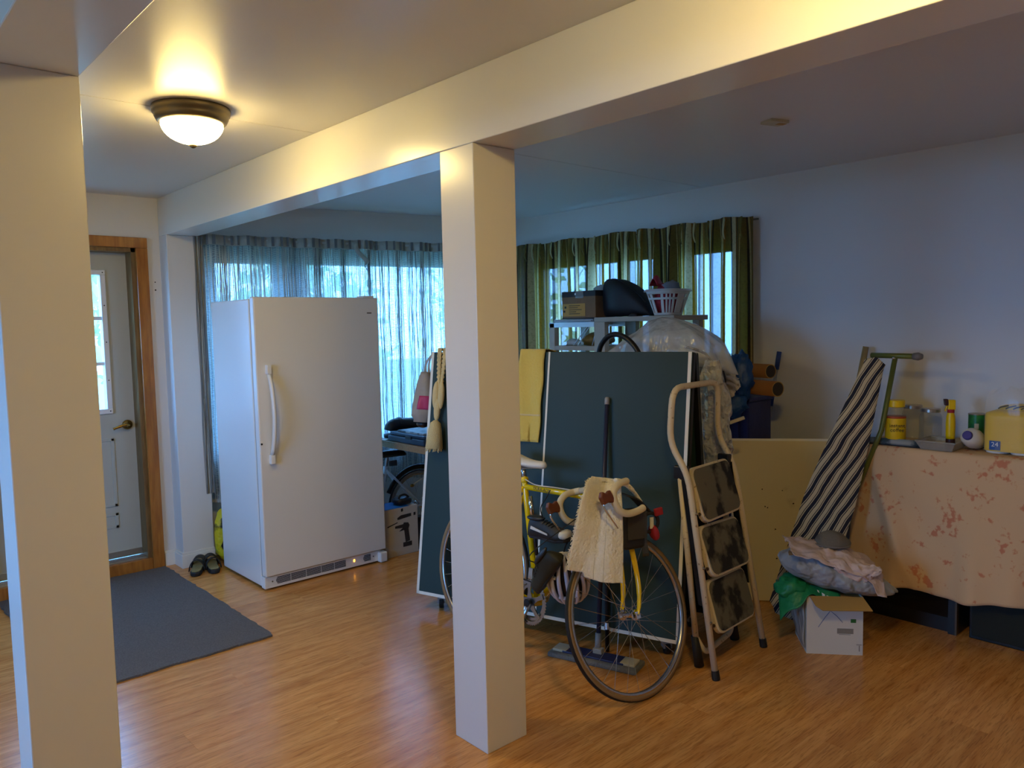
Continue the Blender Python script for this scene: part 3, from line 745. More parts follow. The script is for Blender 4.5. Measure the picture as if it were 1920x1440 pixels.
M('pleat_gold', '6f5f22', 0.85); M('pleat_cream', 'b5a878', 0.85)
drape(2.505, 3.40, 1, 'olive and gold striped curtain at the bare wall, right of the laundry basket')
drape(3.405, 4.66, 2, 'olive and gold striped curtain next to the middle post, behind the cardboard box')
# ================================================================== TABLE TENNIS TABLE (folded upright)
TB = Vector((2.539, 2.693, 0.092)); TU = Vector((0.300, -0.954, 0)).normalized(); Tn = Vector((0.954, 0.300, 0)).normalized(); tl = 0.157
TV = (Tn * math.sin(tl) + Z_ * math.cos(tl)).normalized(); TN = TU.cross(TV).normalized()
def tp(a, b, c=0.0): return TB + TU * a + TV * b + TN * c
HW, HH = 0.729, 1.308
tt = thing('table_tennis_table', 'folded dark green table tennis table with white lines standing upright', 'table', (2.68, 2.72, 0))
def tb(a0, a1, b0, b1, c0, c1): return MB().obox(tp((a0 + a1) / 2, (b0 + b1) / 2, (c0 + c1) / 2), ((a1 - a0) / 2, (b1 - b0) / 2, (c1 - c0) / 2), TU, TV, TN)
top = tb(-HW, HW, 0, HH, -0.02, 0).build('playing_half', 'table_green', tt, bevel=0.003)
for q in ((-HW, -HW + 0.016, 0, HH), (HW - 0.016, HW, 0, HH), (-HW, HW, 0, 0.016)): tb(*q, 0, 0.0008).build('border_line', 'line_white', top)
tb(-0.005, 0.005, 0.016, HH, 0, 0.0008).build('centre_line', 'line_white', top)
for q in ((-HW - 0.002, -HW + 0.02, 0, HH), (HW - 0.02, HW + 0.002, 0, HH), (-HW, HW, 0, 0.02), (-HW, HW, HH - 0.02, HH)): tb(*q, -0.055, -0.0205).build('apron', 'black_metal', top)
# far half, leaning the other way and meeting at the top
T2 = tp(0, HH, -0.08); V2 = (-Tn * math.sin(tl) + Z_ * math.cos(tl)).normalized(); N2 = V2.cross(TU).normalized()
def tp2(a, b, c=0.0): return T2 + TU * a + V2 * (b - HH) + N2 * c
def tb2(a0, a1, b0, b1, c0, c1): return MB().obox(tp2((a0 + a1) / 2, (b0 + b1) / 2, (c0 + c1) / 2), ((a1 - a0) / 2, (b1 - b0) / 2, (c1 - c0) / 2), TU, V2, N2)
top2 = tb2(-HW, HW, 0, HH, 0, 0.02).build('playing_half', 'table_green', tt, bevel=0.003)
for q in ((-HW, -HW + 0.016, 0, HH), (HW - 0.016, HW, 0, HH), (-HW, HW, 0, 0.016)): tb2(*q, 0.02, 0.0208).build('border_line', 'line_white', top2)
for q in ((-HW - 0.002, -HW + 0.02, 0, HH), (HW - 0.02, HW + 0.002, 0, HH), (-HW, HW, 0, 0.02), (-HW, HW, HH - 0.02, HH)): tb2(*q, -0.03, -0.0005).build('apron', 'black_metal', top2)
for a in (-HW - 0.006, HW - 0.02): MB().tube([tp(a, HH - 0.012, -0.02), tp2(a, HH - 0.012, 0.02)], 0.007, 8).build('hinge_bar', 'steel', tt)
for a in (-0.63, 0.64):
    MB().tube([tp(a, 0.55, -0.05), tp(a, 0.02, -0.06), Vector((tp(a, 0, -0.09).x, tp(a, 0, -0.09).y, 0.075))], 0.013, 8).build('leg', 'black_metal', tt)
    MB().tube([tp2(a, 0.55, -0.03), tp2(a, 0.02, -0.03), Vector((tp2(a, 0, -0.04).x, tp2(a, 0, -0.04).y, 0.075))], 0.013, 8).build('leg', 'black_metal', tt)
    for fn, cc in ((tp, -0.09), (tp2, -0.04)):
        p = fn(a, 0, cc); p.z = 0.032
        ca = MB().lathe([(0.010, -0.012), (0.030, -0.012), (0.032, -0.008), (0.032, 0.008), (0.030, 0.012), (0.010, 0.012)], p, (0.8, -0.6, 0), 20).build('caster_wheel', 'black_rubber', tt, smooth=False)
        MB().obox(p + Z_ * 0.022, (0.022, 0.020, 0.022), Vector((0.6, 0.8, 0)), Vector((0.8, -0.6, 0)).normalized(), Z_).build('caster_fork', 'grey_plastic', ca)
    pa, pb = tp(a, 0, -0.09), tp2(a, 0, -0.04); MB().tube([(pa.x, pa.y, 0.075), (pb.x, pb.y, 0.075)], 0.013, 8).build('base_rail', 'black_metal', tt)
MB().tube([tp(HW - 0.03, 0.95, -0.07), tp(HW - 0.03, 0.62, -0.075)], 0.008, 8).build('brace', 'black_metal', tt)
MB().tube([tp(HW - 0.028, 0.80, -0.07), tp(HW - 0.028, 0.62, -0.078)], 0.009, 8).build('latch', 'chrome', tt)
# yellow cloth over the top edge
def ycl(u, v):
    a = -0.165 + 0.145 * u; L = v * (0.468 + 0.30)
    if L < 0.468:
        b = HH + 0.012 - (0.468 - L); return tp(a - 0.006 * (1 - L / 0.468) * (1 if u > 0.5 else -1) + 0.003 * math.sin(L * 30 + u * 5), b, 0.010 + 0.006 * math.sin(u * 7 + L * 6))
    k = L - 0.468
    if k < 0.115: return tp(a, HH + 0.012 + 0.004 * math.sin(k / 0.115 * PI), 0.010 - k)
    return tp2(a, HH + 0.012 - (k - 0.115), 0.03)
cl = thing('yellow_cloth', 'pale yellow cloth hung over the top of the green table', 'cloth', tp(-0.09, 0.85, 0.01))
MB().grid(ycl, 14, 50).build('fabric', 'towel_yellow', cl, smooth=True, solid=0.004)
MB().grid(lambda u, v: ycl(u * 0.98 + 0.01, 0.17 + 0.012 * v) + TN * 0.0035, 12, 1).build('woven_band', 'rope', cl, smooth=True, solid=0.002)
# curtain tieback with tassel
ta = thing('tassel_tieback', 'cream rope tieback with a tassel hung over the left end of the table', 'tieback', tp(-0.645, 0.78, 0.03))
for i, (a, k) in enumerate(((-0.668, 0.010), (-0.652, 0.020), (-0.632, 0.010), (-0.618, 0.018))):
    pa = []
    for q in range(40):
        t = q / 39
        if t < 0.75: b = 1.10 + (HH + 0.014 - 1.10) * t / 0.75; c = 0.016 + k * 0.5; aa = -0.645 + (a + 0.645) * min(1, 0.4 + t)
        else: b = HH + 0.014 - 0.10 * max(0, (t - 0.87) / 0.13) ; c = 0.016 + k * 0.5 - 0.15 * (t - 0.75) / 0.25; aa = a
        pa.append(tp(aa + 0.002 * math.sin(q * 2.0 + i), b, c + 0.002 * math.cos(q * 2.0 + i)))
    MB().tube(pa, [0.0075 + 0.0015 * math.sin(q * 2.2) for q in range(40)], 7).build('rope', 'rope', ta, smooth=True)
for a, b, c in ((-0.664, 1.07, 0.03), (-0.628, 1.07, 0.03), (-0.646, 0.99, 0.034)):
    MB().ell(tp(a, b, c), (0.019, 0.016, 0.075 if b > 1 else 0.06), TU, TN, TV, n=12, m=10).build('knot', 'rope', ta, smooth=True)
MB().lathe([(0.010, 0.0), (0.028, -0.015), (0.036, -0.05), (0.042, -0.10), (0.047, -0.15), (0.040, -0.155)], tp(-0.642, 0.935, 0.045), TV, 18).build('tassel_head', 'tassel', ta, smooth=True)
rnd = random.Random(5); b = MB()
for i in range(90):
    an = rnd.uniform(0, 2 * PI); r = 0.045 * math.sqrt(rnd.random())
    p0 = tp(-0.642 + 0.5 * r * math.cos(an), 0.86, 0.045 + 0.5 * r * math.sin(an)); p1 = tp(-0.642 + 1.05 * r * math.cos(an), 0.775 + rnd.uniform(-0.012, 0.012), 0.048 + r * math.sin(an)); b.tube([p0, p1], 0.002, 4)
b.build('fringe', 'tassel', ta, kind='stuff')
# shopping bag on the hinge bar
sb = thing('shopping_bag', 'white plastic shopping bag with pink print hanging from the table end', 'bag', tp(-0.80, 0.9, -0.05))
def sbag(u, v):
    th = 2 * PI * u; b = 1.20 - 0.28 * v; rx = 0.030 + 0.034 * min(1, v * 2.2); ry = 0.035 + 0.045 * v
    k = 1 + 0.14 * noise.noise(Vector((math.cos(th) * 1.6, math.sin(th) * 1.6, v * 3)))
    if v > 0.93: rx *= 0.8; ry *= 0.7
    return tp(-0.795 + rx * math.cos(th) * k, b, -0.05 + ry * math.sin(th) * k)
MB().grid(sbag, 24, 16, closeu=True).build('bag_body', 'bag_plastic', sb, smooth=True, solid=0.001)
for da, dc in ((-0.022, -0.02), (0.018, 0.0)):
    MB().tube(smoothpath([tp(-0.795 + da, 1.19, -0.05 + dc), tp(-0.79 + da * 0.5, 1.25, -0.05), tp(-0.765, 1.30, -0.05), tp(-0.745, HH, -0.05)]), [0.016, 0.015, 0.014, 0.012, 0.01, 0.009, 0.008, 0.008, 0.007, 0.007, 0.006, 0.006, 0.006, 0.006, 0.006, 0.005, 0.005, 0.004, 0.004], 8, sq=0.35).build('bag_handle', 'bag_plastic', sb, smooth=True)
MB().grid(lambda u, v: sbag(0.24 - 0.17 * u, 0.48 + 0.27 * v) + (sbag(0.24 - 0.17 * u, 0.48 + 0.27 * v) - tp(-0.795, 1.20 - 0.28 * (0.48 + 0.27 * v), -0.05)) * 0.03, 8, 6).build('pink_print', 'pink_print', sb, smooth=True, solid=0.001)
MB().ell(tp(-0.80, 0.91, -0.05), (0.036, 0.03, 0.02), TU, TN, TV).build('dark_contents', 'black_plastic', sb, smooth=True)
# ================================================================== BENCH AND WHAT IS ON IT
bx0, bx1, by0, by1, bz = 2.86, 3.62, 4.02, 4.62, 0.75
be = thing('work_bench', 'wooden work bench in the corner between freezer and table', 'bench', (3.2, 4.3, 0))
MB().box((bx0, by0, bz - 0.045), (bx1, by1, bz)).build('bench_top', 'bench_wood', be, bevel=0.003)
for x, y in ((bx0 + 0.60, by0 + 0.04), (bx1 - 0.04, by0 + 0.04), (bx0 + 0.60, by1 - 0.05), (bx1 - 0.04, by1 - 0.05)): MB().box((x - 0.025, y - 0.025, 0), (x + 0.025, y + 0.025, bz - 0.045)).build('leg', 'bench_wood', be)
cs = thing('flat_case', 'flat dark blue plastic case lying on the work bench', 'case', (2.98, 4.25, bz))
MB().box((2.872, 4.06, bz + 0.001), (3.16, 4.48, bz + 0.042)).build('lower_shell', 'dark_blue_case', cs, bevel=0.008)
MB().box((2.884, 4.07, bz + 0.044), (3.15, 4.47, bz + 0.066)).build('lid', 'dark_blue_case', cs, bevel=0.006)
MB().box((2.868, 4.20, bz + 0.034), (2.874, 4.26, bz + 0.052)).build('latch', 'black_plastic', cs)
o = MB().box((2.90, 4.10, bz + 0.067), (3.13, 4.40, bz + 0.080)).build('flat_box', 'magazine', bevel=0.002); tag(o, 'grey flat package on top of the dark blue case', 'package')
o = MB().grid(lambda u, v: Vector((2.865 + 0.06 * u, 4.50 + 0.11 * v, bz + 0.002 + 0.006 * math.sin(PI * u))), 6, 4).build('paper_sheet', 'paper', solid=0.001); tag(o, 'white paper at the edge of the work bench beside the freezer', 'paper')
cy = thing('black_pipe', 'black plastic elbow pipe lying on the work bench', 'pipe', (3.05, 4.55, bz))
pp = smoothpath([(2.955, 4.575, bz + 0.052), (2.965, 4.572, bz + 0.078), (2.995, 4.565, bz + 0.092), (3.05, 4.555, bz + 0.090), (3.25, 4.535, bz + 0.078)], 5)
MB().tube(pp, 0.046, 16).build('pipe', 'black_plastic', cy, smooth=True)
MB().tube([(3.01, 4.5625, bz + 0.0925), (3.03, 4.559, bz + 0.0915)], 0.051, 18).build('collar', 'black_plastic', cy, smooth=False)
MB().lathe([(0.040, 0), (0.047, 0.012), (0.047, 0.03), (0.03, 0.034)], (2.955, 4.575, bz + 0.001), Z_, 16).build('end_cap', 'black_plastic', cy, smooth=True)
# ================================================================== TOOL BOXES UNDER THE BENCH
tk = thing('tool_carton', 'white carton printed with a power drill, on the floor beside the freezer', 'box', (2.84, 4.39, 0))
MB().box((2.70, 4.285, 0), (2.965, 4.46, 0.325)).build('carton', 'tool_print', tk, bevel=0.003)
MB().box((2.70, 4.285, 0.3252), (2.90, 4.46, 0.3265)).build('blue_top', 'tool_blue', tk)
def decal(poly, x, z, nm, m, y=4.2845): MB().prism(poly, (x, y, z), X_, Z_, 0.0008).build(nm, m, tk)
decal([(0, 0), (0.075, 0.008), (0.085, 0.03), (0.075, 0.05), (0.04, 0.055), (0.035, 0.045), (-0.03, 0.04), (-0.03, 0.025), (0.03, 0.02)], 2.81, 0.165, 'drill_print', 'tool_dark')
decal([(0.05, 0), (0.085, 0.005), (0.075, 0.09), (0.04, 0.09)], 2.81, 0.085, 'grip_print', 'tool_dark')
decal([(0.03, -0.03), (0.10, -0.03), (0.10, 0.0), (0.03, 0.0)], 2.81, 0.085, 'battery_print', 'tool_dark')
decal([(0, 0), (0.11, 0.01), (0.11, 0.03), (0.03, 0.028), (0, 0.014)], 2.80, 0.245, 'driver_print', 'tool_dark')
decal([(0, 0), (0.016, 0.002), (0.016, 0.022), (0, 0.02)], 2.93, 0.255, 'logo_print', 'tool_dark')
decal([(0, 0), (0.016, 0.002), (0.016, 0.022), (0, 0.02)], 2.83, 0.296, 'logo_print', 'tool_dark')
decal([(0, 0), (0.08, 0.02), (0.08, 0.026), (0, 0.008)], 2.72, 0.205, 'text_print', 'tool_dark')
o = thing('drill_case', 'black tool case handle lying on top of the drill carton', 'case', (2.89, 4.35, 0.327))
MB().ell((2.89, 4.36, 0.352), (0.062, 0.055, 0.025), e=0.6).build('case_body', 'black_plastic', o, smooth=True)
MB().tube(smoothpath([(2.85, 4.335, 0.372), (2.86, 4.335, 0.392), (2.90, 4.335, 0.394), (2.93, 4.335, 0.372)]), 0.007, 8).build('grip', 'black_plastic', o, smooth=True)
o = thing('blue_canister', 'dark blue canister on the floor at the end of the table', 'canister', (3.03, 4.34, 0))
MB().lathe([(0.058, 0), (0.06, 0.006), (0.06, 0.185), (0.054, 0.196), (0.04, 0.2)], (3.03, 4.36, 0), Z_, 24).build('body', 'drum_blue', o, smooth=True)
MB().lathe([(0.042, 0.2), (0.042, 0.216), (0.036, 0.22)], (3.03, 4.36, 0), Z_, 20).build('lid', 'black_plastic', o, smooth=False)
# ================================================================== WHEELS
def wheel(parent, c, d, v, s, R, tyre, sidewall, nspoke=28, fine=64):
    c = Vector(c); ring = lambda r, off=0.0, n=fine: [c + (d * math.cos(2 * PI * k / n) + v * math.sin(2 * PI * k / n)) * r + s * off for k in range(n)]
    def rr(prof, nm, mt, pr):
        b = MB(); n = fine; vs = []
        m = len(prof)
        for k in range(n):
            e = d * math.cos(2 * PI * k / n) + v * math.sin(2 * PI * k / n)
            for r, o in prof: vs.append(c + e * r + s * o)
        fs = [(k * m + i, k * m + (i + 1) % m, ((k + 1) % n) * m + (i + 1) % m, ((k + 1) % n) * m + i) for k in range(n) for i in range(m)]
        b.add(vs, fs); return b.build(nm, mt, pr, smooth=True)
    w = rr([(R - 0.020, -0.0085), (R - 0.006, -0.0105), (R, -0.005), (R, 0.005), (R - 0.006, 0.0105), (R - 0.020, 0.0085)], 'wheel', tyre, parent)
    for sg in (-1, 1): rr([(R - 0.024, sg * 0.0088), (R - 0.006, sg * 0.0112), (R - 0.006, sg * 0.0100), (R - 0.024, sg * 0.0078)], 'sidewall', sidewall, w)
    rr([(R - 0.036, -0.0075), (R - 0.022, -0.0095), (R - 0.018, 0), (R - 0.022, 0.0095), (R - 0.036, 0.0075)], 'rim', 'steel', w)
    MB().lathe([(0.008, -0.042), (0.022, -0.040), (0.022, -0.034), (0.012, -0.030), (0.012, 0.030), (0.022, 0.034), (0.022, 0.040), (0.008, 0.042)], c, s, 16).build('hub', 'chrome', w, smooth=False)
    MB().lathe([(0.0045, -0.058), (0.0045, 0.058)], c, s, 8).build('axle', 'steel', w)
    for k in range(nspoke):
        a = 2 * PI * (k + 0.5) / nspoke; sg = 1 if k % 2 else -1; a2 = a + (0.9 if (k // 2) % 2 else -0.9)
        p0 = c + (d * math.cos(a2) + v * math.sin(a2)) * 0.021 + s * (0.036 * sg); p1 = c + (d * math.cos(a) + v * math.sin(a)) * (R - 0.034)
        MB().tube([p0, p1], 0.0011, 4, caps=False).build('spoke', 'steel', w)
    return w
# ================================================================== YELLOW BICYCLE
K = Vector((2.321, 2.893, 0)); bd = Vector((0.0043, -1, 0)).normalized(); bv = Vector((0.1565, 0, 0.9877)).normalized(); bs = bd.cross(bv).normalized()
def pt(x, z, y=0.0): return K + bd * x + bv * z + bs * y
bk = thing('yellow_bicycle', 'yellow racing bicycle with its handlebars turned back, leaning against the table', 'bicycle', (2.33, 2.4, 0))
wheel(bk, pt(0, 0.337), bd, bv, bs, 0.335, 'black_rubber', 'tan_wall')
fr = MB(); BBp, SC, HT, HB = (0.405, 0.27), (0.249, 0.78), (0.787, 0.80), (0.815, 0.70)
frame = MB().tube([pt(*BBp), pt(*SC), pt(0.240, 0.81)], 0.0145, 14).build('frame_tube', 'yellow_paint', bk, smooth=True)
MB().tube([pt(0.252, 0.77), pt(0.790, 0.785)], 0.0140, 14).build('frame_tube', 'yellow_paint', bk, smooth=True)
MB().tube([pt(0.812, 0.715), pt(*BBp)], 0.0155, 14).build('frame_tube', 'yellow_paint', bk, smooth=True)
MB().tube([pt(0.782, 0.82), pt(0.82, 0.685)], 0.0185, 14).build('head_tube', 'yellow_paint', bk, smooth=True)
for sg in (-1, 1):
    MB().tube([pt(0.255, 0.77, 0.014 * sg), pt(0.18, 0.63, 0.03 * sg), pt(0.003, 0.34, 0.058 * sg)], [0.008, 0.008, 0.006], 8).build('seat_stay', 'yellow_paint', bk, smooth=True)
    MB().tube([pt(0.38, 0.272, 0.022 * sg), pt(0.2, 0.30, 0.036 * sg), pt(0.003, 0.335, 0.058 * sg)], [0.010, 0.009, 0.007], 8).build('chain_stay', 'yellow_paint', bk, smooth=True)
MB().lathe([(0.021, -0.036), (0.021, 0.036)], pt(*BBp), bs, 16).build('bottom_bracket', 'yellow_paint', bk)
MB().lathe([(0.017, -0.012), (0.0195, -0.01), (0.0195, 0.012), (0.017, 0.014)], pt(0.244, 0.80), (pt(0.240, 0.81) - pt(*SC)).normalized(), 14).build('seat_lug', 'yellow_paint', bk, smooth=True)
MB().tube([pt(0.243, 0.80), pt(0.222, 0.872)], 0.0125, 12).build('seat_post', 'steel', bk, smooth=True)
def sad(u, v):
    th = 2 * PI * u; x = 0.10 + 0.275 * v; w = 0.070 * (1 - v) ** 0.9 + 0.017; h = 0.022 + 0.012 * (1 - v)
    e = 1.0 if 0.02 < v < 0.98 else 0.5
    return pt(x, 0.884 + 0.008 * math.cos(v * PI * 1.4) + (h * math.sin(th) if math.sin(th) > 0 else 0.55 * h * math.sin(th)) * e, w * math.cos(th) * e)
sd = MB().grid(sad, 20, 18, closeu=True); sd.f.append(tuple(range(19, -1, -1))); sd.f.append(tuple(18 * 20 + k for k in range(20)))
sd = sd.build('saddle', 'saddle_white', bk, smooth=True)
for sg in (-1, 1): MB().tube(smoothpath([pt(0.15, 0.862, 0.03 * sg), pt(0.23, 0.855, 0.022 * sg), pt(0.34, 0.868, 0.006 * sg)], 4), 0.0035, 6).build('rail', 'steel', sd)
# chainset
rg = MB(); nt_ = 46; vs = []; cr = pt(0.405, 0.27, 0.046)
def ringpts(r, off): return [cr + (bd * math.cos(2 * PI * k / (2 * nt_)) + bv * math.sin(2 * PI * k / (2 * nt_))) * (r(k)) + bs * off for k in range(2 * nt_)]
ro = lambda k: 0.103 if k % 2 else 0.096
ri = lambda k: 0.084
vs = ringpts(ro, 0.0015) + ringpts(ri, 0.0015) + ringpts(ro, -0.0015) + ringpts(ri, -0.0015); n = 2 * nt_; fs = []
for k in range(n):
    l = (k + 1) % n; fs += [(k, l, n + l, n + k), (2 * n + k, 3 * n + k, 3 * n + l, 2 * n + l), (k, 2 * n + k, 2 * n + l, l), (n + k, n + l, 3 * n + l, 3 * n + k)]
cg = rg.add(vs, fs).build('chainring', 'steel', bk)
MB().add([p + bs * -0.008 - (p - cr) * 0.19 for p in vs], fs).build('inner_chainring', 'steel', cg)
for k in range(5):
    a = 0.5 + 2 * PI * k / 5; e = bd * math.cos(a) + bv * math.sin(a); f = e.cross(bs)
    MB().add([cr + f * 0.020, cr + e * 0.05 + f * 0.008, cr + e * 0.088 + f * 0.012, cr + e * 0.088 - f * 0.012, cr + e * 0.05 - f * 0.008, cr - f * 0.020] + [q + bs * 0.006 for q in (cr + f * 0.020, cr + e * 0.05 + f * 0.008, cr + e * 0.088 + f * 0.012, cr + e * 0.088 - f * 0.012, cr + e * 0.05 - f * 0.008, cr - f * 0.020)],
             [(0, 1, 2, 3, 4, 5), (11, 10, 9, 8, 7, 6), (0, 6, 7, 1), (1, 7, 8, 2), (2, 8, 9, 3), (3, 9, 10, 4), (4, 10, 11, 5), (5, 11, 6, 0)]).build('spider_arm', 'steel', cg)
MB().tube([pt(0.405, 0.27, 0.056), pt(0.38, 0.20, 0.060), pt(0.343, 0.112, 0.066)], [0.016, 0.011, 0.013], 10, sq=0.6).build('crank_arm', 'steel', bk, smooth=True)
MB().tube([pt(0.405, 0.27, -0.05), pt(0.43, 0.34, -0.056), pt(0.467, 0.428, -0.062)], [0.016, 0.011, 0.013], 10, sq=0.6).build('crank_arm', 'steel', bk, smooth=True)
for x, z, y in ((0.343, 0.112, 0.115), (0.467, 0.428, -0.11)):
    MB().obox(pt(x, z, y), (0.045, 0.008, 0.035), bd, bv, bs).build('pedal', 'black_metal', bk, bevel=0.003)
for y0_, y1_, x_, z_ in ((0.062, 0.10, 0.343, 0.112), (-0.058, -0.10, 0.467, 0.428)): MB().tube([pt(x_, z_, y0_), pt(x_, z_, y1_)], 0.006, 8).build('pedal_axle', 'steel', bk)
MB().lathe([(0.008, 0), (0.017, 0.002), (0.017, 0.006), (0.006, 0.008)], pt(0.405, 0.27, 0.066), bs, 14).build('crank_bolt', 'black_metal', bk)
MB().obox(pt(0.388, 0.395, 0.038), (0.014, 0.026, 0.010), bd, bv, bs).build('front_derailleur', 'chrome', bk, bevel=0.003)
for r_, q_ in ((0.36, 0.365), (0.18, 0.285)): MB().tube([pt(0.40, r_, 0.046), pt(0.0, q_, 0.046)], 0.0035, 5).build('chain', 'black_metal', bk)
for i in range(5): MB().lathe([(0.024 + 0.004 * i, 0), (0.024 + 0.004 * i, 0.002)], pt(0, 0.337, 0.046 - 0.005 * i), bs, 20).build('sprocket', 'steel', bk)
MB().tube(smoothpath([pt(0.262, 0.805, 0.01), pt(0.34, 0.790, 0.016), pt(0.45, 0.795, 0.017), pt(0.6, 0.800, 0.017), pt(0.75, 0.806, 0.015)]), 0.0025, 6).build('brake_cable', 'cable', bk)
text('decal_lettering', 'DURA-ACE', 0.021, pt(0.375, 0.7735, 0.0150), bd, bv, 'ink', frame, 0.0002)
# pump clipped in front of the seat tube
pm = (pt(*BBp) - pt(*SC)).normalized(); pof = bd * 0.040 + bs * 0.010
MB().tube([pt(*SC) + pof + pm * 0.05, pt(*SC) + pof + pm * 0.145], 0.0115, 12).build('pump_barrel', 'chrome', bk, smooth=True)
MB().tube([pt(*SC) + pof + pm * 0.145, pt(*SC) + pof + pm * 0.32], 0.0085, 12).build('pump_hose', 'black_plastic', bk, smooth=True)
MB().tube([pt(*SC) + pof + pm * 0.32, pt(*SC) + pof + pm * 0.40], 0.0085, 12).build('pump_head', 'chrome', bk, smooth=True)
# turned fork, wheel and bars
fa = math.radians(175.2); wd = Vector((math.cos(fa), math.sin(fa), 0)); wv = Vector((0.024, 0.286, 0.958)).normalized(); ws = wd.cross(wv).normalized(); wc = Vector((2.412, 1.994, 0.3225))
def fp(x, z, y=0.0): return wc + wd * x + wv * z + ws * y
wheel(bk, wc, wd, wv, ws, 0.335, 'black_rubber', 'tan_wall')
for sg in (-1, 1):
    MB().tube(smoothpath([fp(-0.055, 0.375, 0.03 * sg), fp(-0.055, 0.25, 0.040 * sg), fp(-0.045, 0.12, 0.046 * sg), fp(-0.022, 0.04, 0.049 * sg), fp(0, 0.0, 0.050 * sg)], 5), [0.013] * 8 + [0.012] * 5 + [0.010] * 4 + [0.0085] * 4, 10, sq=0.75).build('fork_blade', 'yellow_paint', bk, smooth=True)
    MB().obox(fp(0, 0, 0.052 * sg), (0.011, 0.014, 0.003), wd, wv, ws).build('dropout', 'chrome', bk)
MB().tube([fp(-0.055, 0.365, -0.036), fp(-0.055, 0.372, 0), fp(-0.055, 0.365, 0.036)], 0.014, 10).build('fork_crown', 'yellow_paint', bk, smooth=True)
MB().tube([fp(-0.055, 0.375), fp(-0.075, 0.46), fp(-0.09, 0.545)], 0.0125, 12).build('stem_quill', 'steel', bk, smooth=True)
MB().tube([fp(-0.09, 0.540), fp(0.0, 0.535)], 0.012, 12).build('stem', 'steel', bk, smooth=True)
BW = 0.17
MB().tube([fp(0.0, 0.535, -BW + 0.02), fp(0.0, 0.535, BW - 0.02)], 0.0125, 12).build('handlebar', 'tan_tape', bk, smooth=True)
for sg in (-1, 1):
    y = BW * sg; pth = smoothpath([fp(0.0, 0.535, y - 0.03 * sg), fp(0.015, 0.535, y - 0.004 * sg), fp(0.06, 0.530, y), fp(0.098, 0.505, y), fp(0.105, 0.465, y), fp(0.085, 0.425, y), fp(0.045, 0.408, y), fp(-0.01, 0.410, y), fp(-0.045, 0.418, y)], 5)
    MB().tube(pth, 0.0145, 12).build('handlebar_drop', 'tan_tape', bk, smooth=True)
    MB().prism([(0.0, 0.0), (0.015, 0.035), (0.035, 0.022), (0.058, 0.034), (0.070, 0.012), (0.060, -0.020), (0.035, -0.012), (0.010, -0.018)], fp(0.108, 0.480, y - 0.011), wd, wv, 0.022).build('brake_hood', 'brown_leather', bk, bevel=0.005)
    MB().tube(smoothpath([fp(0.160, 0.485, y), fp(0.165, 0.45, y), fp(0.145, 0.41, y), fp(0.125, 0.375, y), fp(0.118, 0.362, y)], 4), [0.006] * 8 + [0.005] * 5 + [0.004] * 3 + [0.006], 8, sq=0.6).build('brake_lever', 'chrome', bk, smooth=True)
MB().obox(fp(-0.03, 0.345, 0), (0.018, 0.02, 0.028), wd, wv, ws).build('front_brake', 'chrome', bk, bevel=0.004)
# ------------------------------------------------ bag on the bars
hb = thing('handlebar_bag', 'dark grey bag with red patches strapped to the yellow bicycle handlebars', 'bag', (2.47, 2.01, 0.58))
ba, bb_ = Vector((0.94, -0.34, 0)).normalized(), Vector((0.34, 0.94, 0)).normalized()
MB().obox((2.468, 2.035, 0.665), (0.052, 0.045, 0.078), ba, bb_, Z_).build('bag_body', 'bag_black', hb, bevel=0.014)
MB().obox((2.460, 1.985, 0.695), (0.045, 0.004, 0.062), ba, (bb_ + Z_ * 0.12).normalized(), Z_).build('map_pocket', 'map_film', hb, bevel=0.002)
MB().grid(lambda u, v: Vector((2.42, 2.03, 0.82)) + ba * (0.105 * u) + Z_ * (-0.075 * u + 0.016 * math.sin(PI * u)) + bb_ * (-0.05 + 0.09 * v), 8, 5).build('bag_lid', 'bag_black', hb, solid=0.006, smooth=True)
MB().grid(lambda u, v: Vector((2.485, 1.985, 0.665)) + ba * (0.03 * u) + Z_ * (-0.11 * v) + bb_ * (0.01 * math.sin(5 * v)), 4, 8).build('hanging_flap', 'map_film', hb, solid=0.003, smooth=True)
rc_ = Vector((2.548, 1.99, 0.685))
MB().tube(arc(rc_, ba, Z_, 0.040, 0, 2 * PI, 24)[:-1], 0.008, 8, closed=True).build('strap', 'bag_black', hb, smooth=True)
MB().obox(rc_ + ba * 0.002 - bb_ * 0.011, (0.0085, 0.003, 0.024), ba, bb_, Z_).build('white_label', 'label_white', hb, bevel=0.001)
MB().obox(rc_ + ba * 0.036 + Z_ * 0.044 - bb_ * 0.01, (0.019, 0.008, 0.016), (ba + Z_ * 0.15).normalized(), bb_, (Z_ - ba * 0.15).normalized()).build('red_tab', 'red_cloth', hb, bevel=0.004)
MB().ell(rc_ + ba * 0.020 - Z_ * 0.045, (0.019, 0.03, 0.036), (ba + Z_ * 0.3).normalized(), bb_, (Z_ - ba * 0.3).normalized()).build('red_panel', 'red_cloth', hb, smooth=True)
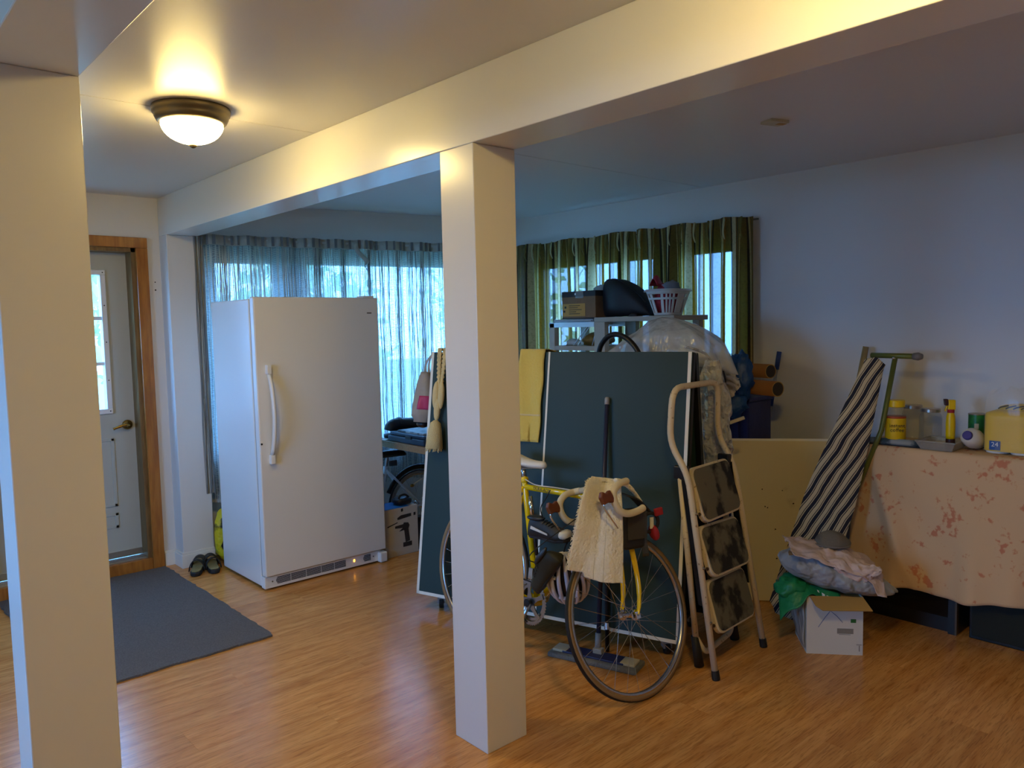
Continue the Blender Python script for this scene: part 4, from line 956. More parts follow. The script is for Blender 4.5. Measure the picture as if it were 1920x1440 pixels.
# ------------------------------------------------ towel over the bars
tw = thing('bath_towel', 'cream terry towel draped over the yellow bicycle handlebars', 'towel', (2.2, 2.0, 0.52))
rows = [((2.330, 2.090, 0.885), (2.400, 1.985, 0.862)), ((2.293, 2.085, 0.903), (2.352, 1.972, 0.895)), ((2.245, 2.062, 0.892), (2.318, 1.952, 0.885)), ((2.185, 2.040, 0.835), (2.292, 1.925, 0.820)), ((2.145, 2.032, 0.745), (2.279, 1.911, 0.715)), ((2.122, 2.042, 0.650), (2.272, 1.905, 0.610)), ((2.111, 2.050, 0.572), (2.268, 1.904, 0.528))]
def towel(u, v):
    k = v * (len(rows) - 1); i = min(int(k), len(rows) - 2); f = k - i; f = f * f * (3 - 2 * f) * 0.4 + f * 0.6
    a = Vector(rows[i][0]).lerp(Vector(rows[i + 1][0]), f); b = Vector(rows[i][1]).lerp(Vector(rows[i + 1][1]), f)
    p = a.lerp(b, u); n_ = Vector((-0.67, -0.74, 0))
    p += n_ * (0.010 * math.sin(u * 9 + v * 2) * v + 0.018 * math.sin(PI * u) * min(1, v * 1.5))
    if v > 0.97 and u > 0.30: p.z -= 0.018
    p += (p - Vector((0, 0, 1.52))).normalized() * ((0.115 - 0.075 * max(0, v - 0.45) / 0.55) * min(1, 0.15 + u * 1.7) * min(1, 0.25 + v * 3))
    return p + n_ * 0.003 * noise.noise(Vector((u * 9, v * 14, 2)))
MB().grid(towel, 36, 54).build('terry', 'towel', tw, smooth=True, solid=0.008)
MB().tube(smoothpath([(2.345, 2.0, 0.895), (2.395, 2.005, 0.880), (2.448, 1.995, 0.832), (2.488, 1.985, 0.778)], 6), [0.011] * 6 + [0.014] * 6 + [0.011] * 6 + [0.006], 10, sq=0.6).build('back_fold', 'towel', tw, smooth=True)
b = MB(); rnd = random.Random(9)
for i in range(170):
    v = rnd.uniform(0.2, 0.99); p = towel(0.0, v); d_ = Vector((-0.74, 0.67, 0)); L = rnd.uniform(0.004, 0.011); dz = rnd.uniform(-0.006, 0.005)
    b.tube([p, p + d_ * L * 0.6 + Z_ * dz, p + d_ * L + Z_ * (dz * 2 - 0.003)], 0.0011, 4)
b.build('fringe', 'towel', tw, kind='stuff')
for uu in (0.45, 0.62): MB().grid(lambda a, v: towel(uu + 0.008 * a, 0.25 + 0.74 * v) + Vector((-0.67, -0.74, 0)) * 0.0045, 1, 30).build('seam', 'tab_cream', tw, smooth=True)
# ================================================================== HELMET AND SHOES HUNG ON THE BICYCLE
he = thing('bicycle_helmet', 'white vented bicycle helmet hanging behind the front wheel', 'helmet', (2.32, 2.24, 0.31))
hl = Vector((0.30, 0.12, -0.94)).normalized(); hn = Vector((-0.72, -0.66, -0.1)); hn = (hn - hl * hn.dot(hl)).normalized(); hw = hl.cross(hn)
hc = Vector((2.352, 2.282, 0.432))
MB().ell(hc, (0.112, 0.080, 0.070), hl, hw, hn, n=24, m=14).build('liner', 'black_plastic', he, smooth=True)
for k in range(7):
    a = -1.25 + 2.5 * k / 6; pth = []
    for i in range(17):
        ph = -1.42 + 2.84 * i / 16; pth.append(hc + hl * (0.124 * math.sin(ph)) + (hw * math.sin(a) * 0.090 + hn * math.cos(a) * 0.082) * math.cos(ph) ** 0.8)
    MB().tube(pth, [0.005 + 0.0045 * math.sin(PI * i / 16) for i in range(17)], 8).build('shell_rib', 'helmet_white', he, smooth=True)
pth = [hc + hl * (0.118 * math.cos(t)) + hw * (0.088 * math.sin(t)) + hn * (-0.002) for t in [2 * PI * i / 40 for i in range(40)]]
MB().tube(pth, 0.010, 8, closed=True).build('rim_band', 'helmet_white', he, smooth=True)
for a, ph in ((-0.6, 0.45), (0.2, 0.5), (0.6, -0.35)):
    c = [hc + hl * (0.124 * math.sin(ph)) + (hw * math.sin(a + q * 0.1) * 0.090 + hn * math.cos(a + q * 0.1) * 0.082) * math.cos(ph) for q in range(5)]
    MB().tube(c, 0.008, 8).build('bridge', 'helmet_white', he, smooth=True)
MB().tube(smoothpath([hc - hl * 0.11, hc - hl * 0.16 + X_ * 0.02, Vector((2.40, 2.23, 0.70)), Vector((2.425, 2.22, 0.772))]), 0.004, 6).build('strap', 'black_plastic', he)
def shoe(label, heel, dirv, upv, L, mu, name='cycling_shoe', stripes=True):
    d = Vector(dirv).normalized(); u = Vector(upv); u = (u - d * u.dot(d)).normalized(); s = u.cross(d); heel = Vector(heel)
    t = thing(name, label, 'shoe', heel, 'shoes hung on the yellow bicycle')
    prof = [(0.0, 0.022, 0.040), (0.03, 0.030, 0.062), (0.12, 0.034, 0.075), (0.25, 0.034, 0.078), (0.38, 0.034, 0.070), (0.52, 0.037, 0.060), (0.66, 0.043, 0.052), (0.80, 0.044, 0.044), (0.92, 0.034, 0.035), (0.985, 0.018, 0.024), (1.0, 0.006, 0.014)]
    n = 16; vs = []
    for x, w, h in prof:
        for k in range(n):
            a = 2 * PI * k / n; z = math.sin(a)
            vs.append(heel + d * (x * L) + s * (w * math.cos(a) * (1 if z < 0 else (1 - 0.35 * z))) + u * (h * max(z, 0) if z > 0 else 0.004 * z))
    m = len(prof); fs = [(i * n + k, i * n + (k + 1) % n, (i + 1) * n + (k + 1) % n, (i + 1) * n + k) for i in range(m - 1) for k in range(n)] + [tuple(range(n - 1, -1, -1)), tuple((m - 1) * n + k for k in range(n))]
    MB().add(vs, fs).build('upper', mu, t, smooth=True)
    so = [(-0.005, 0.0), (0.02, 0.024), (0.12, 0.034), (0.4, 0.032), (0.66, 0.045), (0.82, 0.045), (0.95, 0.03), (1.01, 0.0), (0.95, -0.03), (0.82, -0.045), (0.66, -0.045), (0.4, -0.032), (0.12, -0.034), (0.02, -0.024)]
    MB().prism([(x * L, y) for x, y in so], heel - u * 0.012, d, s, 0.012).build('sole', 'black_rubber', t, bevel=0.003)
    MB().ell(heel + d * (0.20 * L) + u * 0.074, (0.055, 0.022, 0.012), d, s, u).build('collar', 'black_plastic', t, smooth=True)
    for q in range(4):
        x = 0.42 + 0.075 * q; MB().tube(smoothpath([heel + d * (x * L) + s * 0.020 + u * (0.058 - 0.05 * (x - 0.42)), heel + d * ((x + 0.03) * L) + u * (0.068 - 0.07 * (x - 0.42)), heel + d * (x * L) - s * 0.020 + u * (0.058 - 0.05 * (x - 0.42))], 4), 0.0022, 5).build('lace', 'black_plastic', t)
    if stripes:
        for sg in (-1, 1):
            MB().add([heel + d * (0.16 * L) + s * (0.0365 * sg) + u * 0.034, heel + d * (0.62 * L) + s * (0.0435 * sg) + u * 0.018, heel + d * (0.62 * L) + s * (0.043 * sg) + u * 0.025, heel + d * (0.18 * L) + s * (0.034 * sg) + u * 0.047] + [heel + d * (0.16 * L) + s * (0.034 * sg) + u * 0.034, heel + d * (0.62 * L) + s * (0.041 * sg) + u * 0.018, heel + d * (0.62 * L) + s * (0.041 * sg) + u * 0.025, heel + d * (0.18 * L) + s * (0.032 * sg) + u * 0.047], [(0, 1, 2, 3), (7, 6, 5, 4), (0, 4, 5, 1), (1, 5, 6, 2), (2, 6, 7, 3), (3, 7, 4, 0)]).build('side_stripe', 'shoe_white', t)
        MB().ell(heel + d * (0.90 * L) + u * 0.016, (0.026, 0.036, 0.022), d, s, u).build('toe_cap', 'shoe_white', t, smooth=True)
        MB().lathe([(0.0115, 0), (0.0115, 0.0025)], heel + d * (0.055 * L) + u * 0.050 + s * 0.028, s, 14).build('round_badge', 'shoe_white', t)
    MB().tube(smoothpath([heel + d * (0.4 * L) + u * 0.066, heel + d * (0.35 * L) + u * 0.10 + Z_ * 0.02, Vector((2.41, heel.y - 0.02, 0.74)), Vector((2.425, heel.y - 0.03, 0.775))]), 0.0025, 5).build('hanging_lace', 'black_plastic', t)
    return t
shoe('black cycling shoe with a white stripe hanging level from the yellow frame', (2.330, 2.485, 0.592), (0.0, -1, 0.07), (-0.12, 0, 1), 0.24, 'shoe_black')
shoe('dark laced cycling shoe hanging toe down beside the chainring', (2.245, 2.215, 0.555), (0.0, 0.66, -0.75), (-0.55, 0.45, 0.45), 0.235, 'shoe_olive', stripes=False)
# ================================================================== FLAT MOP AND STICK
mo = thing('flat_mop', 'blue flat mop with a grey pad leaning against the green table', 'mop', (2.525, 2.285, 0))
mc = Vector((2.525, 2.285, 0)); mw = Vector((0.954, 0.30, 0)).normalized()
MB().obox(mc + Z_ * 0.012, (0.215, 0.062, 0.012), TU, mw).build('pad', 'mop_pad', mo, bevel=0.008)
MB().obox(mc + Z_ * 0.028, (0.150, 0.038, 0.005), TU, mw).build('plate', 'mop_blue', mo, bevel=0.003)
for sg in (-1, 1): MB().obox(mc + TU * (0.165 * sg) + Z_ * 0.029, (0.034, 0.036, 0.006), TU, mw).build('clip_tab', 'tab_cream', mo, bevel=0.003)
mt_ = tp(0.331, 1.089, 0.014); mb_ = mc + Vector((0.03, 0.01, 0.06))
MB().obox(mc + Vector((0.02, 0.0, 0.043)), (0.022, 0.016, 0.012), TU, mw).build('joint', 'grey_plastic', mo, bevel=0.003)
dm = (mt_ - mb_).normalized()
MB().tube([mb_ - dm * 0.012, mb_ + dm * 0.055], 0.015, 12).build('socket', 'grey_plastic', mo, smooth=True)
MB().tube([mb_ + dm * 0.055, mt_ - dm * 0.035], 0.0105, 12).build('handle', 'navy_metal', mo, smooth=True)
MB().tube([mt_ - dm * 0.036, mt_ - dm * 0.006, mt_], [0.0125, 0.012, 0.007], 12).build('end_cap', 'grey_plastic', mo, smooth=True)
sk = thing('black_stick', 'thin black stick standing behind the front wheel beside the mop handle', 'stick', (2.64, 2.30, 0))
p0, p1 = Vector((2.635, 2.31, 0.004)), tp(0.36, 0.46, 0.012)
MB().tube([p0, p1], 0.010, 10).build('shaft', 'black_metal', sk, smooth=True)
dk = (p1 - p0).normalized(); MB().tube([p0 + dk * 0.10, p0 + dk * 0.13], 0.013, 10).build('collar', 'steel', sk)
# ================================================================== STEP LADDER
la = thing('step_ladder', 'folded cream metal step ladder with three worn grey treads', 'ladder', (2.97, 1.88, 0))
def fillet(pts, r=0.05, k=5):
    P = [Vector(p) for p in pts]; out = [P[0]]
    for i in range(1, len(P) - 1):
        a = (P[i - 1] - P[i]); b = (P[i + 1] - P[i]); q = min(r, a.length * 0.45, b.length * 0.45); s_, e_ = P[i] + a.normalized() * q, P[i] + b.normalized() * q
        for j in range(k + 1):
            t = j / k; out.append(s_ * (1 - t) ** 2 + P[i] * 2 * t * (1 - t) + e_ * t * t)
    out.append(P[-1]); return out
rail = fillet([(2.748, 1.806, 0.03), (2.748, 1.939, 0.865), (2.742, 2.030, 0.994), (2.742, 2.012, 1.235), (3.165, 2.062, 1.235), (3.17, 2.068, 0.979), (3.175, 1.982, 0.848), (3.192, 1.841, 0.03)], 0.075)
MB().tube(rail, 0.0140, 12).build('front_rail', 'ladder_cream', la, smooth=True)
for p in ((2.748, 1.80, 0), (3.192, 1.835, 0)): MB().lathe([(0.0165, 0), (0.0175, 0.004), (0.0165, 0.040)], p, Vector((0, 0.16, 0.987)), 14).build('foot', 'black_rubber', la)
MB().tube([(2.765, 1.99, 0.842), (2.795, 1.935, 0.13)], 0.0135, 12).build('rear_leg', 'ladder_cream', la, smooth=True)
MB().tube([(3.155, 2.03, 0.842), (3.165, 1.985, 0.13)], 0.0135, 12).build('rear_leg', 'ladder_cream', la, smooth=True)
MB().tube([(2.793, 1.94, 0.14), (2.80, 1.93, 0.06), (2.806, 1.925, 0.004)], [0.017, 0.020, 0.022], 12).build('foot', 'black_rubber', la, smooth=True)
MB().tube([(3.164, 1.99, 0.14), (3.168, 1.98, 0.06), (3.172, 1.975, 0.004)], [0.017, 0.020, 0.022], 12).build('foot', 'black_rubber', la, smooth=True)
MB().tube(fillet([(2.80, 1.935, 0.13), (2.835, 1.915, 0.055), (3.125, 1.965, 0.055), (3.16, 1.985, 0.13)], 0.05), 0.0125, 10).build('cross_tube', 'ladder_cream', la, smooth=True)
for (xa, xb, ya, yb, za, zb) in ((2.757, 2.765, 1.955, 1.985, 0.30, 0.86), (3.160, 3.168, 1.985, 2.015, 0.30, 0.86)):
    MB().add([(xa, ya - 0.09, za), (xb, ya - 0.09, za), (xb, yb - 0.09, za), (xa, yb - 0.09, za), (xa, ya, zb), (xb, ya, zb), (xb, yb, zb), (xa, yb, zb)], [(0, 3, 2, 1), (4, 5, 6, 7), (0, 1, 5, 4), (1, 2, 6, 5), (2, 3, 7, 6), (3, 0, 4, 7)]).build('spreader', 'black_metal', la)
MB().box((2.752, 1.955, 0.835), (2.785, 2.02, 0.895)).build('hinge_block', 'black_plastic', la, bevel=0.006)
MB().box((3.14, 1.99, 0.835), (3.172, 2.05, 0.895)).build('hinge_block', 'black_plastic', la, bevel=0.006)
for (tl_, bl_, tr_, br_) in (((2.785, 1.950, 0.886), (2.785, 1.872, 0.655), (3.145, 1.992, 0.884), (3.145, 1.915, 0.658)), ((2.785, 1.909, 0.634), (2.785, 1.833, 0.424), (3.145, 1.945, 0.618), (3.145, 1.879, 0.424)), ((2.785, 1.872, 0.400), (2.785, 1.802, 0.182), (3.145, 1.912, 0.385), (3.145, 1.840, 0.184))):
    tl_, bl_, tr_, br_ = map(Vector, (tl_, bl_, tr_, br_)); U = (tr_ - tl_).normalized(); V = (tl_ - bl_).normalized(); w = (tr_ - tl_).length; h = (tl_ - bl_).length; Nn = U.cross(V)
    def rrect(ins, r):
        o = []
        for cx, cy, a0 in ((w - ins - r, ins + r, -PI / 2), (w - ins - r, h - ins - r, 0), (ins + r, h - ins - r, PI / 2), (ins + r, ins + r, PI)):
            for q in range(5): a = a0 + PI / 2 * q / 4; o.append((cx + r * math.cos(a), cy + r * math.sin(a)))
        return o
    tr = MB().prism(rrect(0, 0.045), bl_ - Nn * 0.030, U, V, 0.026).build('tread', 'ladder_cream', la, bevel=0.004)
    MB().prism(rrect(0.010, 0.038), bl_ - Nn * 0.004, U, V, 0.004).build('grip_mat', 'step_mat', tr)
    for e in (0.0, w): MB().lathe([(0.008, 0), (0.006, 0.006)], bl_ + V * 0.045 + U * (e + (-0.006 if e == 0 else 0.006)) - Nn * 0.018, Nn, 10).build('rivet', 'rust', tr)
for z, y in ((0.70, 1.898), (0.47, 1.862), (0.24, 1.826)):
    MB().lathe([(0.0075, 0), (0.005, 0.004)], (2.748, y, z), (0, -1, 0.16), 10).build('bolt', 'steel', la)
# ================================================================== SECOND BICYCLE UNDER THE BENCH
b2 = thing('small_bicycle', 'small white bicycle with a black saddle parked under the work bench', 'bicycle', (3.1, 4.7, 0))
e_d, e_s = Vector((-1, 0.0, 0)), Vector((0, -1, 0)); RW = 0.25; HX, HY = 3.16, 4.56
def q2(x, z, y=0.0): return Vector((HX - x, HY + y, z))
wheel(b2, q2(0, RW), e_d, Z_, e_d.cross(Z_), RW, 'black_rubber', 'grey_plastic', 20, 40)
MB().tube([q2(0.26, 0.56), q2(0.34, 0.23)], 0.015, 12).build('frame_tube', 'bike_white', b2, smooth=True)
MB().tube([q2(0.275, 0.50), q2(0.47, 0.53)], 0.014, 12).build('frame_tube', 'bike_white', b2, smooth=True)
for sg in (-1, 1):
    MB().tube([q2(0.265, 0.535, 0.012 * sg), q2(0.0, RW, 0.05 * sg)], 0.008, 8).build('seat_stay', 'bike_white', b2, smooth=True)
    MB().tube([q2(0.335, 0.235, 0.02 * sg), q2(0.0, RW, 0.05 * sg)], 0.008, 8).build('chain_stay', 'bike_white', b2, smooth=True)
MB().tube([q2(0.26, 0.56), q2(0.248, 0.62)], 0.011, 10).build('seat_post', 'steel', b2)
def sad2(u, v):
    th = 2 * PI * u; x = 0.13 + 0.23 * v; w = 0.075 * (1 - v) ** 0.8 + 0.018; e = 1.0 if 0.02 < v < 0.98 else 0.4
    return q2(x, 0.640 + (0.030 if math.sin(th) > 0 else 0.018) * math.sin(th) * e, w * math.cos(th) * e)
s2 = MB().grid(sad2, 18, 14, closeu=True); s2.f.append(tuple(range(17, -1, -1))); s2.f.append(tuple(14 * 18 + k for k in range(18))); s2.build('saddle', 'black_plastic', b2, smooth=True)
MB().obox(q2(0.20, 0.575), (0.028, 0.012, 0.02)).build('reflector_box', 'map_film', b2, bevel=0.004)
gd = arc(q2(0, RW), X_, Z_, RW + 0.022, 0.2, 2.7, 24); MB().tube(gd, 0.012, 8, sq=1.6).build('mudguard', 'black_plastic', b2, smooth=True)
MB().ell(q2(0.085, 0.405, -0.06), (0.018, 0.008, 0.012)).build('brake_caliper', 'brass', b2, smooth=True)
MB().tube(smoothpath([q2(0.085, 0.405, -0.06), q2(0.03, 0.43, -0.06), q2(-0.06, 0.45, -0.05)]), 0.005, 6).build('brake_cable', 'cable', b2)
# ================================================================== SHELVING AGAINST THE CURTAIN
sh = thing('storage_rack', 'grey plastic storage rack standing in front of the striped curtains', 'rack', (3.92, 3.27, 0))
for y in (3.75, 3.32, 2.80):
    for x in (3.77, 4.08): MB().box((x - 0.022, y - 0.045 if y == 3.32 else y - 0.025, 0), (x + 0.022, y + 0.045 if y == 3.32 else y + 0.025, 1.53)).build('upright', 'shelf_plastic', sh, bevel=0.003)
for z in (0.40, 0.95): MB().box((3.75, 2.775, z), (4.10, 3.775, z + 0.03)).build('shelf', 'shelf_plastic', sh, bevel=0.003)
MB().box((3.75, 2.74, 1.53), (4.10, 3.365, 1.56)).build('shelf', 'shelf_plastic', sh, bevel=0.003)
MB().box((3.75, 3.28, 1.345), (4.10, 3.775, 1.375)).build('shelf', 'shelf_plastic', sh, bevel=0.003)
MB().box((3.748, 3.365, 1.50), (3.775, 3.775, 1.532)).build('front_rail', 'wire', sh)
MB().box((4.07, 3.365, 1.50), (4.10, 3.775, 1.532)).build('back_rail', 'wire', sh)
for y in (3.50, 3.66): MB().box((3.775, y - 0.01, 1.512), (4.07, y + 0.01, 1.532)).build('cross_rail', 'wire', sh)
for ya, yb in ((3.60, 3.46), (3.56, 3.44), (3.43, 3.38)): MB().tube([(3.80, ya, 1.376), (3.80, yb, 1.515)], 0.003, 6).build('wire_brace', 'wire', sh)
tr_ = thing('folding_tray', 'pale blue folded tray lying under the cardboard box', 'tray', (3.90, 3.55, 1.533))
MB().box((3.755, 3.385, 1.533), (4.06, 3.735, 1.552)).build('tray_top', 'blue_white_tray', tr_, bevel=0.008)
MB().tube([(3.75, 3.39, 1.541), (3.75, 3.73, 1.541)], 0.005, 8).build('rim', 'wire', tr_)
cb = thing('cardboard_box', 'brown cardboard box with an orange label on the storage rack', 'box', (3.84, 3.52, 1.553))
MB().box((3.765, 3.365, 1.5535), (3.97, 3.665, 1.735)).build('carton', 'carton', cb, bevel=0.002)
MB().box((3.7642, 3.364, 1.700), (3.971, 3.666, 1.7362)).build('dark_band', 'carton_dark', cb)
MB().box((3.7640, 3.364, 1.5535), (3.966, 3.666, 1.562)).build('dark_band', 'carton_dark', cb)
lb = MB().box((3.7636, 3.455, 1.572), (3.7652, 3.658, 1.655)).build('orange_label', 'carton_label', cb)
for i, (ya, yb) in enumerate(((3.50, 3.60), (3.52, 3.60), (3.485, 3.60), (3.535, 3.60), (3.50, 3.60))): MB().box((3.7630, ya, 1.640 - i * 0.0135), (3.7637, yb, 1.644 - i * 0.0135)).build('print_line', 'ink', lb)
for y0_, z0_ in ((3.625, 1.625), (3.635, 1.598)): MB().box((3.7630, y0_, z0_), (3.7637, y0_ + 0.016, z0_ + 0.014)).build('print_symbol', 'ink', lb)
MB().box((3.7636, 3.535, 1.712), (3.7643, 3.547, 1.724)).build('logo_print', 'white_print', cb)
MB().box((3.7632, 3.47, 1.690), (3.7645, 3.54, 1.736)).build('packing_tape', 'tray_film', cb)
o = MB().ell((3.93, 3.45, 1.748), (0.04, 0.07, 0.03), amp=0.2, fq=4, flat=1.7363).build('crumpled_film', 'bag_plastic', smooth=True); tag(o, 'crumpled white plastic film on top of the cardboard box', 'film')
bg_ = thing('black_bag', 'black fabric bag lying on the storage rack beside the cardboard box', 'bag', (3.88, 3.12, 1.561))
def bbag(u, v):
    th = 2 * PI * u; y = 3.365 - 0.375 * v; top = 1.575 + 0.232 * (math.sin(PI * min(1, 0.40 + 0.60 * v)) ** 0.7); w = 0.11 * math.sin(PI * (0.06 + 0.90 * v)) ** 0.5
    z0 = 1.562; h = (top - z0) / 2; k = 1 + 0.05 * noise.noise(Vector((math.cos(th) * 2, v * 4, math.sin(th) * 2)))
    return Vector((3.885 + w * math.copysign(abs(math.cos(th)) ** 0.7, math.cos(th)) * k, y, z0 + h + h * math.copysign(abs(math.sin(th)) ** 0.7, math.sin(th)) * (k if math.sin(th) > 0 else 1)))
bb2 = MB().grid(bbag, 26, 20, closeu=True); bb2.f.append(tuple(range(25, -1, -1))); bb2.f.append(tuple(20 * 26 + k for k in range(26)))
bb2.build('bag_body', 'bag_black', bg_, smooth=True)
MB().tube([bbag(0.30, 0.06 + 0.042 * i) + Vector((-0.004, 0, 0.001)) for i in range(21)], 0.004, 6).build('piping', 'black_rubber', bg_)
MB().ell((3.77, 3.06, 1.557), (0.012, 0.035, 0.022), amp=0.3).build('hanging_corner', 'bag_black', bg_, smooth=True)
# laundry basket
lk = thing('laundry_basket', 'white slatted plastic laundry basket on the end of the storage rack', 'basket', (3.90, 2.86, 1.561))
zb_, zt_ = 1.562, 1.715
def bk_(a, k): return Vector((3.905 + (0.080 + 0.045 * k) * math.copysign(abs(math.cos(a)) ** 0.5, math.cos(a)), 2.895 + (0.060 + 0.045 * k) * math.copysign(abs(math.sin(a)) ** 0.5, math.sin(a)), zb_ + (zt_ - zb_) * k))
for k0, k1, nm in ((0.0, 0.10, 'base_band'), (0.84, 1.0, 'rim_band'), (0.62, 0.70, 'middle_band')):
    MB().grid(lambda u, v: bk_(2 * PI * u, k0 + (k1 - k0) * v), 48, 1, closeu=True).build(nm, 'basket_white', lk, solid=0.005, smooth=True)
for i in range(18):
    a = 2 * PI * (i + 0.5) / 18
    MB().grid(lambda u, v: bk_(a + (u - 0.5) * (0.22 - 0.08 * v), 0.08 + 0.80 * v), 3, 4).build('slat', 'basket_white', lk, solid=0.004)
MB().grid(lambda u, v: bk_(2 * PI * u, 1.0) + Vector((0, 0, 0.004 - 0.012 * v)) + (bk_(2 * PI * u, 1.0) - Vector((3.905, 2.895, zt_))) * (0.10 * v), 48, 2, closeu=True).build('rim_lip', 'basket_white', lk, solid=0.004)
MB().ell((3.905, 2.895, 1.566), (0.085, 0.066, 0.004), e=0.5).build('floor_plate', 'basket_white', lk)
o = MB().ell((3.90, 2.905, 1.660), (0.075, 0.062, 0.092), amp=0.35, fq=3.2, seed=3, n=26, m=18, e=0.9).build('red_garment', 'red_cloth', smooth=True); tag(o, 'crumpled red garment heaped in the white laundry basket', 'garment')
o = MB().grid(lambda u, v: Vector((3.90 + 0.10 * (u - 0.5), 2.965 + 0.06 * (v - 0.5) * (1 - 0.5 * u), 1.745 + 0.065 * math.sin(PI * v) * (0.6 + 0.4 * math.sin(5 * u)))), 10, 10).build('red_fold', 'red_cloth', solid=0.004, smooth=True); tag(o, 'pointed fold of red cloth beside the black bag', 'garment')
o = MB().ell((3.90, 2.865, 1.735), (0.06, 0.05, 0.036), amp=0.3, fq=3, seed=8).build('grey_garment', 'sock_grey', smooth=True); tag(o, 'grey folded garment on top in the laundry basket', 'garment')
o = MB().ell((3.92, 3.48, 1.415), (0.11, 0.10, 0.045), amp=0.35, fq=3.4, seed=6, n=26, m=14, flat=1.376).build('amber_packet', 'amber_film', smooth=True); tag(o, 'amber plastic packet on the rack under the folded tray', 'packet')
o = MB().ell((3.85, 3.645, 1.395), (0.05, 0.05, 0.025), amp=0.4, fq=4, seed=16, n=20, m=10, flat=1.376).build('film_scrap', 'clear_film', smooth=True); tag(o, 'clear plastic scrap beside the amber packet', 'film')
# tall clear plastic sack behind the table
def sack(u, v):
    th = 2 * PI * u; prof = [0.50, 0.55, 0.57, 0.58, 0.58, 0.58, 0.58, 0.58, 0.58, 0.60, 0.98, 0.86, 0.12]
    k = v * 12; i = min(int(k), 11); r = prof[i] + (prof[i + 1] - prof[i]) * (k - i)
    nz_ = 1 + 0.13 * noise.noise(Vector((math.cos(th) * 1.5, math.sin(th) * 1.5, v * 3.5))) + 0.09 * noise.noise(Vector((math.cos(th) * 5, math.sin(th) * 5, v * 7)))
    nz_ -= 0.16 * max(0, v - 0.35) * abs(noise.noise(Vector((math.cos(th) * 3.1, math.sin(th) * 3.1 + v * 2, v * 4 + 3)))) + 0.0
    y = 2.74 - 0.11 * min(1, max(0, (v - 0.76) / 0.06)) + 0.48 * r * math.sin(th) * nz_; x = 3.42 + 0.19 * r * math.cos(th) * nz_
    ztop_ = 1.565 - 0.24 * max(0, (y - 2.50) / 0.6) ** 1.4 - 0.9 * max(0, (2.36 - y)) ** 1.3
    return Vector((x, y, 0.003 + (ztop_ - 0.003) * (v ** 0.75) * (1 - 0.05 * max(0, v - 0.6) * abs(noise.noise(Vector((x * 9, y * 9, 2)))))))
skm = MB().grid(sack, 80, 60, closeu=True); skm.f.append(tuple(60 * 80 + k for k in range(80))); skm.f.append(tuple(range(79, -1, -1)))
tag(skm.build('plastic_sack', 'clear_film', smooth=True), 'large cloudy plastic sack rising behind the green table', 'sack')
ho = thing('black_hose', 'black hose looping up behind the top of the green table', 'hose', (3.17, 2.62, 0))
hp_ = smoothpath([(3.16, 2.80, 0.0), (3.14, 2.80, 0.5), (3.12, 2.79, 1.1), (3.12, 2.775, 1.33), (3.12, 2.74, 1.42), (3.12, 2.66, 1.462), (3.12, 2.56, 1.43), (3.12, 2.48, 1.33), (3.14, 2.43, 1.1), (3.17, 2.40, 0.5), (3.19, 2.40, 0.0)], 8)
MB().tube(hp_, 0.014, 12).build('tubing', 'hose_black', ho, smooth=True)
# ================================================================== PILE RIGHT OF THE TABLE
pb = thing('hanging_plastic_bag', 'crumpled clear plastic bag hanging at the right end of the table', 'bag', (3.25, 2.16, 0.8))
def pbg(u, v):
    th = 2 * PI * u; z = 1.33 - 0.53 * v; r = (0.35 + 0.65 * min(1, v * 3)) * (1 - 0.35 * max(0, v - 0.75) / 0.25)
    k = 1 + 0.30 * noise.noise(Vector((math.cos(th) * 1.4, math.sin(th) * 1.4, v * 3.2))) + 0.16 * noise.noise(Vector((math.cos(th) * 4, math.sin(th) * 4, v * 9)))
    k -= 0.55 * abs(noise.noise(Vector((math.cos(th) * 3.4, math.sin(th) * 3.4, v * 2.2 + 8)))) * min(1, v * 4)
    return Vector((3.27 + 0.055 * r * math.cos(th) * k + 0.03 * v, 2.165 + 0.02 * v - 0.005 + 0.10 * r * math.sin(th) * k, z))
pbm = MB().grid(pbg, 60, 50, closeu=True); pbm.f.append(tuple(50 * 60 + k for k in range(60))); pbm.f.append(tuple(range(59, -1, -1)))
pbm.build('film', 'clear_film_dull', pb, smooth=True)
MB().tube(smoothpath([(3.27, 2.17, 1.325), (3.24, 2.18, 1.36), (3.17, 2.19, 1.385), (3.10, 2.20, 1.40)]), 0.006, 6).build('twisted_neck', 'clear_film_dull', pb, smooth=True)
MB().tube([(3.31, 2.09, 1.02), (3.36, 2.04, 1.045)], 0.009, 6).build('loose_tab', 'tab_cream', pb)
bn = thing('blue_bin', 'dark blue plastic bin standing behind the cream board', 'bin', (4.0, 2.44, 0))
bnm = MB(); 
for z0, z1, ww in ((0.0, 1.06, 0.0), (1.06, 1.085, 0.012)):
    bnm.add([(3.88 - ww, 2.33 - ww, z0), (4.13 + ww, 2.33 - ww, z0), (4.13 + ww, 2.60 + ww, z0), (3.88 - ww, 2.60 + ww, z0), (3.88 - ww, 2.33 - ww, z1), (4.13 + ww, 2.33 - ww, z1), (4.13 + ww, 2.60 + ww, z1), (3.88 - ww, 2.60 + ww, z1)], [(0, 3, 2, 1), (4, 5, 6, 7), (0, 1, 5, 4), (1, 2, 6, 5), (2, 3, 7, 6), (3, 0, 4, 7)])
bnm.build('bin_body', 'bin_blue', bn, bevel=0.008)
for y in (2.40, 2.465, 2.53): MB().box((3.868, y - 0.012, 0.1), (3.882, y + 0.012, 1.05)).build('rib', 'bin_blue', bn, bevel=0.003)
